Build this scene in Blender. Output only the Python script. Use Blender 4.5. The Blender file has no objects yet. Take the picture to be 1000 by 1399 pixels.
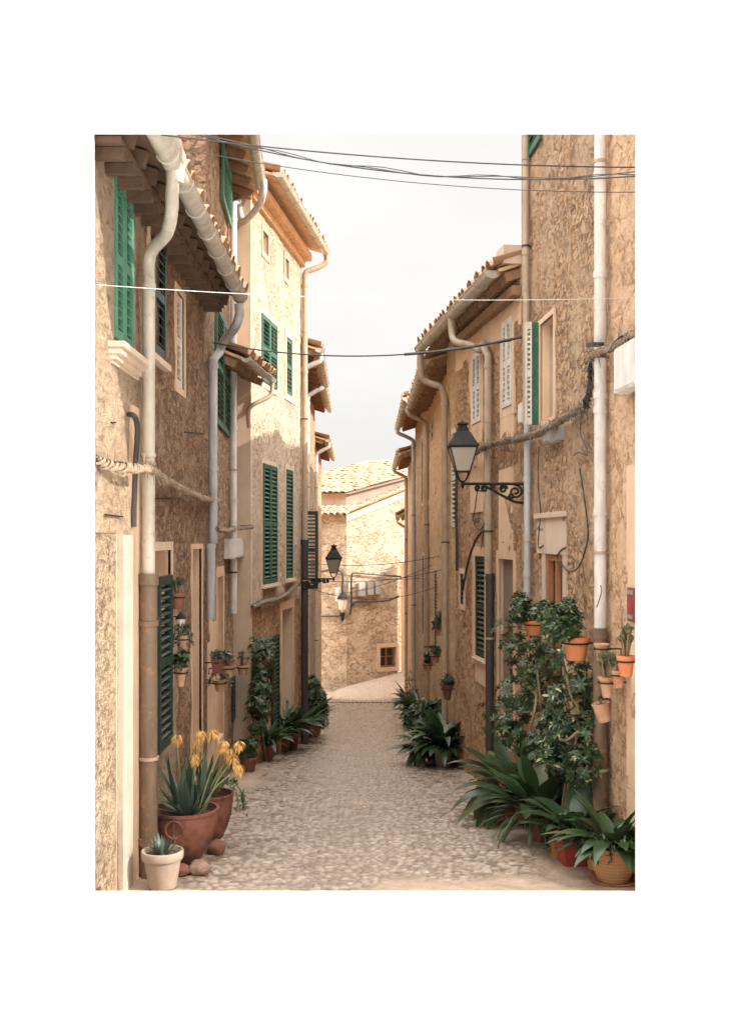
import bpy, math, random
import numpy as np
from mathutils import Vector, noise
V = Vector
R = math.radians
random.seed(7)
scene = bpy.context.scene
col = scene.collection
F0 = 1437.0            # focal length in pixels of the 1000 px wide photograph
HZ = 735.0             # eye level row
def gz(Y):             # street level below the eye at distance Y
    return -1.667 - .1046 * Y
def PT(px, py, Y):
    return V(((px - 500) / F0 * Y, Y, (HZ - py) / F0 * Y))

# ------------------------------------------------------------------ objects
def tag(o, label=None, cat=None, group=None, kind=None):
    if label: o['label'] = label
    if cat: o['category'] = cat
    if group: o['group'] = group
    if kind: o['kind'] = kind
    return o
def empty(name, loc, label, cat, group=None, rz=0):
    o = bpy.data.objects.new(name, None); col.objects.link(o)
    o.location = loc; o.rotation_euler = (0, 0, rz); o.empty_display_size = .2
    return tag(o, label, cat, group)

class MB:
    def __init__(s): s.v = []; s.f = []; s.m = []; s.s = []
    def add(s, vs, fs, mi=0, sm=False):
        b = len(s.v); s.v += [V(p) for p in vs]
        for f in fs: s.f.append([i + b for i in f]); s.m.append(mi); s.s.append(sm)
    def box(s, o, a, b, c, mi=0):      # corner + three edge vectors
        o, a, b, c = V(o), V(a), V(b), V(c)
        vs = [o, o+a, o+a+b, o+b, o+c, o+a+c, o+a+b+c, o+b+c]
        fs = [(0,3,2,1),(4,5,6,7),(0,1,5,4),(1,2,6,5),(2,3,7,6),(3,0,4,7)]
        if a.cross(b).dot(c) < 0: fs = [f[::-1] for f in fs]
        s.add(vs, fs, mi)
    def bevbox(s, o, a, b, c, r=.01, mi=0):   # box with chamfered long look: inset shells
        o, a, b, c = V(o), V(a), V(b), V(c)
        ua, ub, uc = a.normalized()*r, b.normalized()*r, c.normalized()*r
        s.box(o+ua+ub, a-2*ua, b-2*ub, c, mi)
        s.box(o+ua+uc, a-2*ua, b, c-2*uc, mi) if r < .5*b.length else None
        s.box(o+ub+uc, a, b-2*ub, c-2*uc, mi)
    def tube(s, pts, r, seg=8, mi=0, cap=True, sm=True):
        pts = [V(p) for p in pts]; n = len(pts); vs = []
        up = None
        for i, p in enumerate(pts):
            d = (pts[min(i+1, n-1)] - pts[max(i-1, 0)])
            d = d.normalized() if d.length > 1e-9 else V((0,0,1))
            if up is None:
                up = V((0,0,1)) if abs(d.z) < .9 else V((0,1,0))
            x = d.cross(up)
            if x.length < 1e-5: x = d.orthogonal()
            x.normalize(); y = d.cross(x).normalized(); up = -y
            rr = r[i] if isinstance(r, (list, tuple)) else r
            for k in range(seg):
                a = 2*math.pi*k/seg
                vs.append(p + x*math.cos(a)*rr + y*math.sin(a)*rr)
        fs = []
        for i in range(n-1):
            for k in range(seg):
                a, b = i*seg+k, i*seg+(k+1) % seg
                fs.append((a, a+seg, b+seg, b))
        s.add(vs, fs, mi, sm)
        if cap:
            s.add(vs[:seg], [tuple(range(seg))], mi); s.add(vs[-seg:], [tuple(range(seg))[::-1]], mi)
    def lathe(s, prof, seg=28, c=(0,0,0), mi=0, wob=None):
        c = V(c); vs = []
        for (r, z) in prof:
            for k in range(seg):
                a = 2*math.pi*k/seg
                q = 1 + (wob(a, z) if wob else 0)
                vs.append(c + V((r*q*math.cos(a), r*q*math.sin(a), z)))
        fs = []
        for i in range(len(prof)-1):
            for k in range(seg):
                a, b = i*seg+k, i*seg+(k+1) % seg
                fs.append((a, b, b+seg, a+seg))
        s.add(vs, fs, mi, True)
    def leaf(s, b, d, up, L, W, bend=.5, seg=4, mi=0, fold=.25, prof=None):
        b, d, up = V(b), V(d).normalized(), V(up)
        side = d.cross(up)
        if side.length < 1e-4: side = d.orthogonal()
        side.normalize(); p = b.copy(); vs = []; st = L/seg
        for i in range(seg+1):
            t = i/seg
            w = W*.5*(prof(t) if prof else math.sin(math.pi*min(1, .08+t*.92))**.75)
            nrm = side.cross(d)
            vs += [p - side*w + nrm*w*fold, p.copy(), p + side*w + nrm*w*fold]
            ax = side
            ang = -bend/seg
            d = (d*math.cos(ang) + ax.cross(d)*math.sin(ang)).normalized()
            p = p + d*st
        fs = []
        for i in range(seg):
            a = 3*i
            fs += [(a, a+1, a+4, a+3), (a+1, a+2, a+5, a+4)]
        s.add(vs, fs, mi, True)
    def build(s, name, mats, parent=None, label=None, sharp=40):
        me = bpy.data.meshes.new(name)
        off = V((0,0,0)); 
        vs = s.v
        if parent is not None and not parent.get('_local'):
            o0 = V(parent['_org']) if '_org' in parent else V((0,0,0))
            vs = [p - o0 for p in vs]
        me.from_pydata([tuple(p) for p in vs], [], s.f)
        if not isinstance(mats, (list, tuple)): mats = [mats]
        for m in mats: me.materials.append(m)
        me.polygons.foreach_set('material_index', s.m)
        me.polygons.foreach_set('use_smooth', s.s)
        me.update()
        if any(s.s):
            try: me.set_sharp_from_angle(angle=R(sharp))
            except Exception: pass
        o = bpy.data.objects.new(name, me); col.objects.link(o)
        if parent is not None:
            o.parent = parent
            if '_org' in parent: o['_org'] = parent['_org'][:]
            if parent.get('_local'): o['_local'] = 1
        if label: o['label'] = label
        return o
def thing(name, loc, label, cat, group=None, rz=0, local=False):
    e = empty(name, loc, label, cat, group, rz)
    if local: e['_local'] = 1
    else: e['_org'] = list(loc)
    return e
def solo(mb, name, mats, loc, label, cat, group=None, kind=None):
    loc = V(loc); mb.v = [p - loc for p in mb.v]
    o = mb.build(name, mats); o.location = loc
    return tag(o, label, cat, group, kind)

# ------------------------------------------------------------------ materials
class NT:
    def __init__(s, name):
        s.m = bpy.data.materials.new(name); s.m.use_nodes = True
        s.t = s.m.node_tree; s.b = s.t.nodes['Principled BSDF']
    def n(s, typ, **kw):
        nd = s.t.nodes.new(typ)
        for k, v in kw.items():
            if k.startswith('i_'):
                nm = k[2:].replace('_', ' ')
                s.set(nd.inputs[int(nm)] if nm.isdigit() else nd.inputs[nm], v)
            else: setattr(nd, k, v)
        return nd
    def set(s, inp, v):
        if hasattr(v, 'links') or isinstance(v, bpy.types.NodeSocket): s.t.links.new(v, inp)
        else:
            if isinstance(v, (tuple, list)) and len(v) == 3 and inp.type == 'RGBA': v = (*v, 1)
            inp.default_value = v
    def mix(s, f, a, b, typ='MIX'):
        nd = s.t.nodes.new('ShaderNodeMix'); nd.data_type = 'RGBA'; nd.blend_type = typ
        s.set(nd.inputs[0], f); s.set(nd.inputs[6], a); s.set(nd.inputs[7], b)
        return nd.outputs[2]
    def math(s, op, a, b=0., c=0., clamp=False):
        nd = s.n('ShaderNodeMath', operation=op, use_clamp=clamp)
        s.set(nd.inputs[0], a); s.set(nd.inputs[1], b); s.set(nd.inputs[2], c)
        return nd.outputs[0]
    def rng(s, x, a, b, c=0., d=1.):
        nd = s.n('ShaderNodeMapRange'); nd.clamp = True
        for i, v in enumerate((x, a, b, c, d)): s.set(nd.inputs[i], v)
        return nd.outputs[0]
    def noise(s, vec, scale, detail=5., rough=.6):
        nd = s.n('ShaderNodeTexNoise'); s.set(nd.inputs['Vector'], vec)
        s.set(nd.inputs['Scale'], scale); s.set(nd.inputs['Detail'], detail); s.set(nd.inputs['Roughness'], rough)
        return nd
    def mapv(s, vec, sc=(1,1,1), loc=(0,0,0)):
        nd = s.n('ShaderNodeMapping'); s.set(nd.inputs['Vector'], vec)
        nd.inputs['Scale'].default_value = sc; nd.inputs['Location'].default_value = loc
        return nd.outputs[0]
    def obj(s): return s.n('ShaderNodeTexCoord').outputs['Object']
    def bump(s, h, st=.5, dist=.01, prev=None):
        nd = s.n('ShaderNodeBump'); s.set(nd.inputs['Height'], h)
        nd.inputs['Strength'].default_value = st; nd.inputs['Distance'].default_value = dist
        if prev: s.set(nd.inputs['Normal'], prev)
        return nd.outputs[0]
    def done(s, colr, rough=.8, normal=None, **kw):
        s.set(s.b.inputs['Base Color'], colr); s.set(s.b.inputs['Roughness'], rough)
        if normal: s.set(s.b.inputs['Normal'], normal)
        for k, v in kw.items(): s.set(s.b.inputs[k.replace('_', ' ')], v)
        return s.m

def stone(name, c1, c2, mortar, plaster, cover=.4, scale=5., stain=(.45,.22,.08), stain_amt=.5, bump=1., pit=.5, seed=0., vein=None):
    t = NT(name); o = t.mapv(t.obj(), loc=(seed, seed*1.7, seed*.6))
    wob = t.noise(o, 2.2, 4.).outputs['Color']
    oo = t.n('ShaderNodeVectorMath', operation='MULTIPLY_ADD'); t.set(oo.inputs[0], wob); oo.inputs[1].default_value = (.5,.5,.35); t.set(oo.inputs[2], t.mapv(o, (1,1,1.5)))
    o2 = t.n('ShaderNodeVectorMath', operation='MULTIPLY_ADD'); t.set(o2.inputs[0], t.noise(o, 11., 4., .7).outputs['Color']); o2.inputs[1].default_value = (.16,.16,.16); t.set(o2.inputs[2], oo.outputs[0])
    oo = o2.outputs[0]
    vd = t.n('ShaderNodeTexVoronoi', feature='DISTANCE_TO_EDGE'); t.set(vd.inputs['Vector'], oo); vd.inputs['Scale'].default_value = scale
    vc = t.n('ShaderNodeTexVoronoi', feature='F1'); t.set(vc.inputs['Vector'], oo); vc.inputs['Scale'].default_value = scale
    oh = t.mapv(o, (.55,.55,1.))
    n1 = t.noise(oh, 13., 8., .74).outputs['Fac']
    joint = t.rng(t.math('ADD', vd.outputs['Distance'], t.math('MULTIPLY', t.math('SUBTRACT', n1, .5), .16)), .0, .10)
    cr = t.n('ShaderNodeSeparateColor'); t.set(cr.inputs[0], vc.outputs['Color'])
    base = t.mix(cr.outputs[0], c1, c2)
    big = t.noise(o, 1.3, 3., .5).outputs['Fac']
    base = t.mix(t.math('MULTIPLY', t.rng(big, .42, .68), .5), base, [min(1, x*1.25) for x in c1])
    base = t.mix(joint, [x*.58 for x in mortar], base)
    cov = t.noise(o, 1.6, 9., .66).outputs['Fac']
    th = .5 + (.5 - cover)*.42
    mask = t.rng(cov, th-.03, th+.03)
    pn = t.noise(o, 24., 6., .7).outputs['Fac']
    pl = t.mix(t.rng(pn, .35, .7), [x*.78 for x in plaster], plaster)
    base = t.mix(t.math('MULTIPLY', mask, .85), base, pl)
    # grain: light crumbs and dark chips
    base = t.mix(t.rng(n1, .36, .48, .5, 0.), base, [x*.40 for x in c2])
    base = t.mix(t.rng(n1, .48, .70, 0., .4), base, [min(.9, x*k) for x, k in zip(c1, (1.30,1.24,1.18))])
    sp = t.noise(oh, 22., 6., .70).outputs['Fac']
    sp2 = t.noise(t.mapv(oh, loc=(7,3,5)), 34., 5., .7).outputs['Fac']
    zone = t.rng(t.noise(o, 2.3, 4.).outputs['Fac'], .34, .60)
    pitm = t.math('MAXIMUM', t.math('MULTIPLY', t.rng(sp, .55, .63), zone), t.math('MULTIPLY', t.rng(sp2, .60, .66), .8))
    pitm = t.math('MULTIPLY', pitm, t.math('SUBTRACT', 1., t.math('MULTIPLY', mask, .45)))
    base = t.mix(t.math('MULTIPLY', pitm, pit), base, [x*k for x, k in zip(mortar, (.42,.25,.15))])
    st = t.noise(t.mapv(o, (2.2,2.2,.35)), 1.6, 7., .7).outputs['Fac']
    base = t.mix(t.math('MULTIPLY', t.rng(st, .5, .68), stain_amt), base, stain)
    h = t.math('MULTIPLY', joint, t.math('SUBTRACT', 1., t.math('MULTIPLY', mask, .8)))
    if vein:
        vv = t.n('ShaderNodeTexVoronoi', feature='DISTANCE_TO_EDGE')
        wv = t.n('ShaderNodeVectorMath', operation='MULTIPLY_ADD'); t.set(wv.inputs[0], wob); wv.inputs[1].default_value = (.7,.7,.7); t.set(wv.inputs[2], t.mapv(o, (1,.8,.8)))
        t.set(vv.inputs['Vector'], wv.outputs[0]); vv.inputs['Scale'].default_value = 3.2
        vm = t.rng(t.math('ADD', vv.outputs['Distance'], t.math('MULTIPLY', t.math('SUBTRACT', n1, .5), .05)), .0, .05, 1., 0.)
        base = t.mix(t.math('MULTIPLY', vm, .85), base, vein)
        h = t.math('SUBTRACT', h, t.math('MULTIPLY', vm, .8))
    b1 = t.bump(h, .55*bump, .025)
    hh = t.math('SUBTRACT', t.math('ADD', t.math('MULTIPLY', n1, 1.6), t.math('MULTIPLY', pn, .4)), t.math('MULTIPLY', pitm, 1.))
    b2 = t.bump(hh, 1.*bump, .05, b1)
    return t.done(base, .93, b2)

def plaster(name, c, dark=.7, stain=(.4,.25,.13), amt=.35, bump=.4, sc=1.):
    t = NT(name); o = t.obj()
    a = t.noise(o, 3.2*sc, 7., .65).outputs['Fac']; b = t.noise(o, 38*sc, 5., .7).outputs['Fac']
    base = t.mix(t.rng(a, .35, .7), [x*dark for x in c], c)
    st = t.noise(t.mapv(o, (3,3,.4)), 1.7, 6., .7).outputs['Fac']
    base = t.mix(t.math('MULTIPLY', t.rng(st, .48, .72), amt), base, stain)
    base = t.mix(t.rng(b, .55, .75, 0., .3), base, [x*.45 for x in c])
    h = t.math('ADD', t.math('MULTIPLY', a, 1.), t.math('MULTIPLY', b, .5))
    return t.done(base, .9, t.bump(h, bump, .015))

def paint(name, c, rough=.5, worn=(.35,.3,.25), amt=.25, sc=1., metal=0., bump=.15):
    t = NT(name); o = t.obj()
    a = t.noise(o, 9*sc, 8., .72).outputs['Fac']; b = t.noise(t.mapv(o, (1,1,.25)), 14*sc, 5., .6).outputs['Fac']
    base = t.mix(t.rng(b, .3, .7), [x*.75 for x in c], [min(1,x*1.12) for x in c])
    base = t.mix(t.math('MULTIPLY', t.rng(a, .54, .66), amt), base, worn)
    return t.done(base, t.rng(a, .3, .7, rough-.1, rough+.15), t.bump(a, bump, .004), Metallic=metal)

def foliage(name, c1, c2, edge=None, rough=.42, sc=9.):
    t = NT(name); o = t.obj()
    g = t.n('ShaderNodeNewGeometry')
    a = t.math('ADD', t.math('MULTIPLY', g.outputs['Random Per Island'], .75), t.math('MULTIPLY', t.noise(o, sc, 3.).outputs['Fac'], .35), clamp=True)
    base = t.mix(a, c1, c2)
    if edge: base = t.mix(t.rng(g.outputs['Random Per Island'], .91, .94), base, edge)
    m = t.done(base, rough)
    t.set(t.b.inputs['Specular IOR Level'], .45)
    tr = t.n('ShaderNodeBsdfTranslucent'); t.set(tr.inputs[0], t.mix(.5, base, c2))
    mx = t.n('ShaderNodeMixShader'); mx.inputs[0].default_value = .16
    t.t.links.new(t.b.outputs[0], mx.inputs[1]); t.t.links.new(tr.outputs[0], mx.inputs[2])
    out = [x for x in t.t.nodes if x.type == 'OUTPUT_MATERIAL'][0]
    t.t.links.new(mx.outputs[0], out.inputs[0])
    return m

M = {}
M['L1'] = stone('ochre_rubble_brown', (0.544,0.327,0.187), (0.336,0.181,0.100), (0.528,0.334,0.200), (0.624,0.414,0.260), .40, 6.5, (0.256,0.109,0.047), .6, 1.1, .75, 1.)
M['L1p'] = stone('cream_lime_render', (0.520,0.372,0.242), (0.420,0.282,0.167), (0.520,0.372,0.234), (0.540,0.400,0.267), .85, 5., (0.520,0.299,0.150), .55, .9, .55, 21.)
M['L1r'] = stone('speckled_aggregate', (0.560,0.408,0.267), (0.440,0.308,0.183), (0.540,0.400,0.259), (0.580,0.436,0.292), .5, 13., (0.600,0.363,0.167), .3, 1., .8, 5.)
M['L2'] = stone('brown_rubble', (0.636,0.413,0.244), (0.430,0.250,0.144), (0.602,0.390,0.237), (0.688,0.476,0.309), .35, 6., (0.344,0.164,0.071), .5, 1.1, .65, 2.)
M['L3'] = stone('pale_rubble', (0.691,0.518,0.373), (0.576,0.409,0.269), (0.710,0.546,0.399), (0.730,0.573,0.424), .55, 6., (0.499,0.300,0.148), .35, .8, .42, 3.)
M['L4'] = stone('warm_rubble_far', (0.700,0.463,0.267), (0.500,0.299,0.158), (0.660,0.436,0.250), (0.740,0.517,0.317), .5, 6., (0.400,0.182,0.067), .5, 1., .6, 4.)
M['R1'] = stone('ochre_pitted_wall', (0.860,0.526,0.309), (0.760,0.436,0.242), (0.840,0.526,0.309), (0.860,0.562,0.350), .50, 7.5, (0.580,0.271,0.100), .6, 1.2, .85, 6.)
M['R1v'] = stone('crazed_ochre_wall', (0.860,0.545,0.317), (0.780,0.481,0.267), (0.800,0.517,0.309), (0.860,0.572,0.359), .75, 5., (0.580,0.282,0.100), .5, .8, .4, 7., vein=(0.480,0.218,0.092))
M['R2'] = stone('orange_rubble_wall', (0.860,0.481,0.259), (0.660,0.345,0.175), (0.840,0.508,0.292), (0.880,0.554,0.325), .36, 7., (0.550,0.236,0.083), .5, 1.2, .75, 8.)
M['R3'] = stone('pale_ochre_wall', (0.780,0.508,0.283), (0.640,0.381,0.200), (0.740,0.472,0.267), (0.800,0.536,0.309), .7, 6., (0.520,0.254,0.100), .45, .8, .5, 9.)
M['far'] = stone('far_rubble', (0.740,0.578,0.416), (0.520,0.369,0.244), (0.760,0.607,0.442), (0.780,0.635,0.469), .40, 3.0, (0.500,0.313,0.162), .3, 1., .35, 10.)
M['pl_warm'] = plaster('warm_plaster', (0.740,0.510,0.336), .84, (0.420,0.228,0.118), .4, .4)
M['pl_grey'] = plaster('grey_plaster', (0.640,0.491,0.370), .84, (0.360,0.237,0.167), .35, .35)
M['pl_pale'] = plaster('pale_plaster', (0.660,0.510,0.370), .86, (0.480,0.323,0.216), .3, .3)
M['pl_white'] = plaster('white_plaster', (.44,.37,.29), .75, (.55,.45,.34), .25, .25)
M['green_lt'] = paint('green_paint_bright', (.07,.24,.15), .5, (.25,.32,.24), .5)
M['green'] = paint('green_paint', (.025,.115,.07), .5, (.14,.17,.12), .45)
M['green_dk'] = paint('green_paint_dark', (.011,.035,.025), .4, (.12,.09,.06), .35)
M['white_sh'] = paint('white_paint_shutter', (.66,.62,.55), .55, (.35,.28,.2), .3)
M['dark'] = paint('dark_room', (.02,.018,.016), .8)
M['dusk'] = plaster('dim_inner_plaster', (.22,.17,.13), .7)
M['glass'] = NT('window_glass').done((.03,.03,.032), .06)
M['wood_o'] = paint('orange_wood_frame', (.42,.17,.07), .5, (.2,.09,.05), .4)
M['wood'] = paint('old_wood', (.30,.17,.09), .75, (.12,.07,.04), .5)
M['wood_lt'] = paint('soffit_boards', (.64,.41,.22), .75, (.34,.16,.07), .55, .6)
M['wood_dk'] = paint('dark_rafters', (.11,.06,.032), .8, (.04,.022,.012), .5)
M['pipe_cream'] = paint('pipe_cream', (.52,.46,.37), .45, (.34,.24,.15), 0.75)
M['pipe_grey'] = paint('pipe_grey', (.46,.46,.46), .45, (.32,.27,.22), 0.60)
M['pipe_white'] = paint('pipe_white', (.66,.62,.57), .42, (.4,.32,.25), 0.55)
M['pipe_tan'] = paint('pipe_tan', (.44,.33,.23), .5, (.25,.16,.1), .5)
M['pipe_rust'] = paint('cast_iron_rust', (.17,.11,.07), .65, (.32,.17,.08), .8)
M['pipe_dk'] = paint('cast_iron_dark', (.05,.045,.045), .5, (.15,.09,.06), .3)
M['iron'] = paint('black_iron', (.007,.006,.006), .75, (.03,.02,.015), .3)
M['galv'] = paint('zinc_gutter', (.50,.45,.37), .4, (.33,.24,.16), 0.80)
M['cable'] = paint('black_cable', (.035,.033,.032), .5)
M['cable_w'] = paint('pale_cord', (.75,.72,.66), .6)
M['rope'] = paint('dry_vine_rope', (.24,.18,.125), .85, (.06,.05,.035), .9, 3.)
M['rope_o'] = paint('straw_rope', (.30,.215,.14), .85, (.09,.06,.04), .9, 3.)
M['box_w'] = paint('white_plastic', (.72,.69,.64), .4, (.5,.4,.3), .15)
M['box_g'] = paint('grey_plastic', (.36,.33,.3), .5)
M['opal'] = NT('opal_glass').done((.34,.28,.20), .25)
M['soil'] = paint('soil', (.06,.04,.028), .95, bump=.6, sc=4.)
M['stem'] = paint('woody_stem', (.26,.18,.10), .85)
M['stem_g'] = paint('green_stem', (.22,.24,.10), .7)
M['flower'] = foliage('aloe_flower', (.62,.33,.09), (.78,.50,.18), rough=.6)
M['pink'] = foliage('pink_flower', (.6,.2,.2), (.8,.5,.45), rough=.6)
M['leaf'] = foliage('leaf_dark', (.018,.040,.016), (.07,.11,.045), (.20,.19,.08))
M['leaf_b'] = foliage('leaf_blade', (.014,.036,.015), (.055,.095,.036), (.10,.115,.045), rough=.34)
M['leaf_m'] = foliage('leaf_mid', (.03,.055,.025), (.08,.12,.05))
M['leaf_v'] = foliage('leaf_variegated', (.020,.045,.018), (.05,.09,.035), (.42,.40,.20))
M['leaf_g'] = foliage('leaf_grey', (.05,.07,.05), (.13,.15,.10), rough=.6)
M['leaf_s'] = foliage('leaf_succulent', (.09,.10,.05), (.24,.22,.12), rough=.5)
M['leaf_a'] = foliage('leaf_aloe', (.035,.06,.045), (.09,.13,.09), rough=.45)
def clay(name, c, stain=(.50,.38,.28), amt=.55, ridges=0.):
    t = NT(name); o = t.obj()
    a = t.noise(o, 7., 7., .68).outputs['Fac']; b = t.noise(o, 45., 4., .6).outputs['Fac']
    base = t.mix(t.rng(a, .35, .7), [x*.78 for x in c], c)
    base = t.mix(t.math('MULTIPLY', t.rng(t.noise(o, 4.5, 7., .72).outputs['Fac'], .46, .6), amt), base, stain)
    base = t.mix(t.rng(b, .6, .8, 0., .35), base, [min(1, x*1.5+.05) for x in c])
    h = t.math('ADD', a, t.math('MULTIPLY', b, .3))
    nb = t.bump(h, .25, .008)
    if ridges:
        w = t.n('ShaderNodeTexWave', bands_direction='Z'); t.set(w.inputs['Vector'], o)
        w.inputs['Scale'].default_value = ridges; w.inputs['Distortion'].default_value = .6
        nb = t.bump(w.outputs['Fac'], .5, .008, nb)
        base = t.mix(t.math('MULTIPLY', w.outputs['Fac'], .25), base, [x*.6 for x in c])
    return t.done(base, .78, nb)
M['terra'] = clay('terracotta', (.50,.20,.10)); M['terra_o'] = clay('terracotta_bright', (.66,.22,.08), amt=.12)
M['terra_p'] = clay('terracotta_pale', (.60,.33,.19), (.62,.48,.36), .5); M['terra_d'] = clay('terracotta_dark', (.27,.10,.06), (.12,.07,.05))
M['terra_r'] = clay('red_plastic_pot', (.40,.06,.03), (.25,.05,.03), .2)
M['basket'] = clay('ridged_clay', (.66,.36,.17), (.45,.25,.14), .3, ridges=13.)
M['cream_pot'] = clay('cream_clay', (.34,.26,.20), (.42,.31,.24), .3)
M['rust_pot'] = clay('rusted_cauldron', (.27,.10,.06), (.075,.035,.028), .9)
M['grey_pot'] = clay('grey_clay', (.34,.28,.22), (.2,.15,.1), .5)
M['rock'] = stone('rock', (0.420,0.287,0.231), (0.340,0.227,0.172), (0.360,0.244,0.192), (0.420,0.296,0.249), .5, 4., bump=.6)
M['tile'] = clay('roof_tile', (.55,.31,.18), (.30,.20,.13), .5)
M['tile_pale'] = clay('roof_tile_pale', (.44,.30,.19), (.24,.16,.10), .7)

# ------------------------------------------------------------------ facades and houses
class Fac:
    def __init__(s, p0, p1, side):     # side=+1: street lies to +x
        s.p0 = V((p0[0], p0[1], 0)); s.p1 = V((p1[0], p1[1], 0))
        s.t = (s.p1 - s.p0); s.L = s.t.length; s.t.normalize()
        n = V((s.t.y, -s.t.x, 0)); s.n = n if n.x*side > 0 else -n
    def P(s, u, d, z): return s.p0 + s.t*u + s.n*d + V((0,0,z))
    def hit(s, px, d=0.):
        k = (px-500)/F0; q = s.p0 + s.n*d
        u = (k*q.y - q.x)/(s.t.x - k*s.t.y)
        return u, q.y + s.t.y*u
    def uz(s, px, py):
        u, Y = s.hit(px); return u, (HZ-py)/F0*Y
    def rect(s, x0, x1, y0, y1):       # photograph box -> u0,u1,z0,z1 on this wall
        ua, ub = s.hit(x0)[0], s.hit(x1)[0]
        _, Y = s.hit((x0+x1)/2)
        return min(ua,ub), max(ua,ub), (HZ-y1)/F0*Y, (HZ-y0)/F0*Y

class House:
    def __init__(s, name, F, zt, depth, mat, label, cat='house', group=None, zb=None):
        s.F, s.zt, s.depth, s.mat = F, zt, depth, mat; s.open = []
        mid = F.P(F.L/2, 0, 0)
        s.zb = zb if zb is not None else gz(max(F.p0.y, F.p1.y)) - .5
        s.e = thing(name, (mid.x, mid.y, gz(mid.y)), label, cat, group)
    def wall(s, mat2=None, split=None, amp=.02, rough=.06, sidemat=None):
        F = s.F
        us = sorted({0., F.L} | {min(F.L, max(0, a)) for o in s.open for a in o[:2]})
        zs = sorted({s.zb, s.zt} | {a for o in s.open for a in o[2:4]})
        def fine(a):
            r = [a[0]]
            for i in range(len(a)-1):
                n = max(1, int(round((a[i+1]-a[i])/rough)))
                r += [a[i] + (a[i+1]-a[i])*k/n for k in range(1, n+1)]
            return r
        U, Z = fine(us), fine(zs)
        mb = MB(); idx = {}
        def disp(u, z):
            e = min(u, F.L-u, .08)/.08
            for o in s.open:
                du = max(o[0]-u, u-o[1]); dz = max(o[2]-z, z-o[3]); d = max(du, dz)
                e = min(e, max(0., min(1., d/.08)))
            q = F.P(u, 0, z)
            return e*amp*(noise.noise(q*1.7) + .6*noise.noise(q*5.3+V((9,3,1))) + .5*noise.noise(q*13.))
        for i, u in enumerate(U):
            for j, z in enumerate(Z):
                idx[i, j] = len(mb.v); mb.v.append(F.P(u, disp(u, z), z))
        flip = F.n.dot(F.t.cross(V((0,0,1)))) < 0
        for i in range(len(U)-1):
            for j in range(len(Z)-1):
                cu, cz = (U[i]+U[i+1])/2, (Z[j]+Z[j+1])/2
                if any(o[0] < cu < o[1] and o[2] < cz < o[3] for o in s.open): continue
                f = [idx[i,j], idx[i+1,j], idx[i+1,j+1], idx[i,j+1]]
                mb.f.append(f[::-1] if flip else f); mb.s.append(True)
                mb.m.append(1 if (split and split(cu, cz)) else 0)
        # reveals
        for o in s.open:
            u0,u1,z0,z1,d = o[:5]
            a = [F.P(u0,0,z0),F.P(u1,0,z0),F.P(u1,0,z1),F.P(u0,0,z1)]
            b = [F.P(u0,-d,z0),F.P(u1,-d,z0),F.P(u1,-d,z1),F.P(u0,-d,z1)]
            mb.add(a+b, [(0,1,5,4),(1,2,6,5),(2,3,7,6),(3,0,4,7),(4,5,6,7)], 2)
        # the rest of the body
        D = s.depth; a = [F.P(0,0,s.zb),F.P(F.L,0,s.zb),F.P(F.L,0,s.zt),F.P(0,0,s.zt)]
        b = [F.P(0,-D,s.zb),F.P(F.L,-D,s.zb),F.P(F.L,-D,s.zt),F.P(0,-D,s.zt)]
        mb.add(a+b, [(1,5,6,2),(3,2,6,7),(0,3,7,4),(4,7,6,5)], 0)
        return mb.build('wall', [s.mat, mat2 or s.mat, sidemat or M['pl_warm']], s.e)

def shutter_mb(mb, o, w, n, W, H, rails=(0.,.5,1.), pitch=.062, th=.032, mi=0):
    """louvred leaf; o bottom corner, w width direction, n outward direction"""
    o, w, n = V(o), V(w).normalized(), V(n).normalized(); z = V((0,0,1))
    sw = min(.055, W*.22)
    mb.box(o, w*sw, n*th, z*H, mi); mb.box(o+w*(W-sw), w*sw, n*th, z*H, mi)
    rh = .07
    ys = []
    for r in rails:
        y = r*(H-rh); mb.box(o+w*sw+z*y+n*.003, w*(W-2*sw), n*(th-.006), z*rh, mi); ys.append(y)
    for a, b in zip(ys[:-1], ys[1:]):
        k = int((b-a-rh)/pitch)
        for i in range(k):
            y = a + rh + (i+.25)*(b-a-rh)/k
            p = o + w*sw + z*y + n*(th-.004)
            mb.box(p, w*(W-2*sw), -n*(th*.8)+z*pitch*.40, z*.008 + n*.002, mi)

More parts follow.
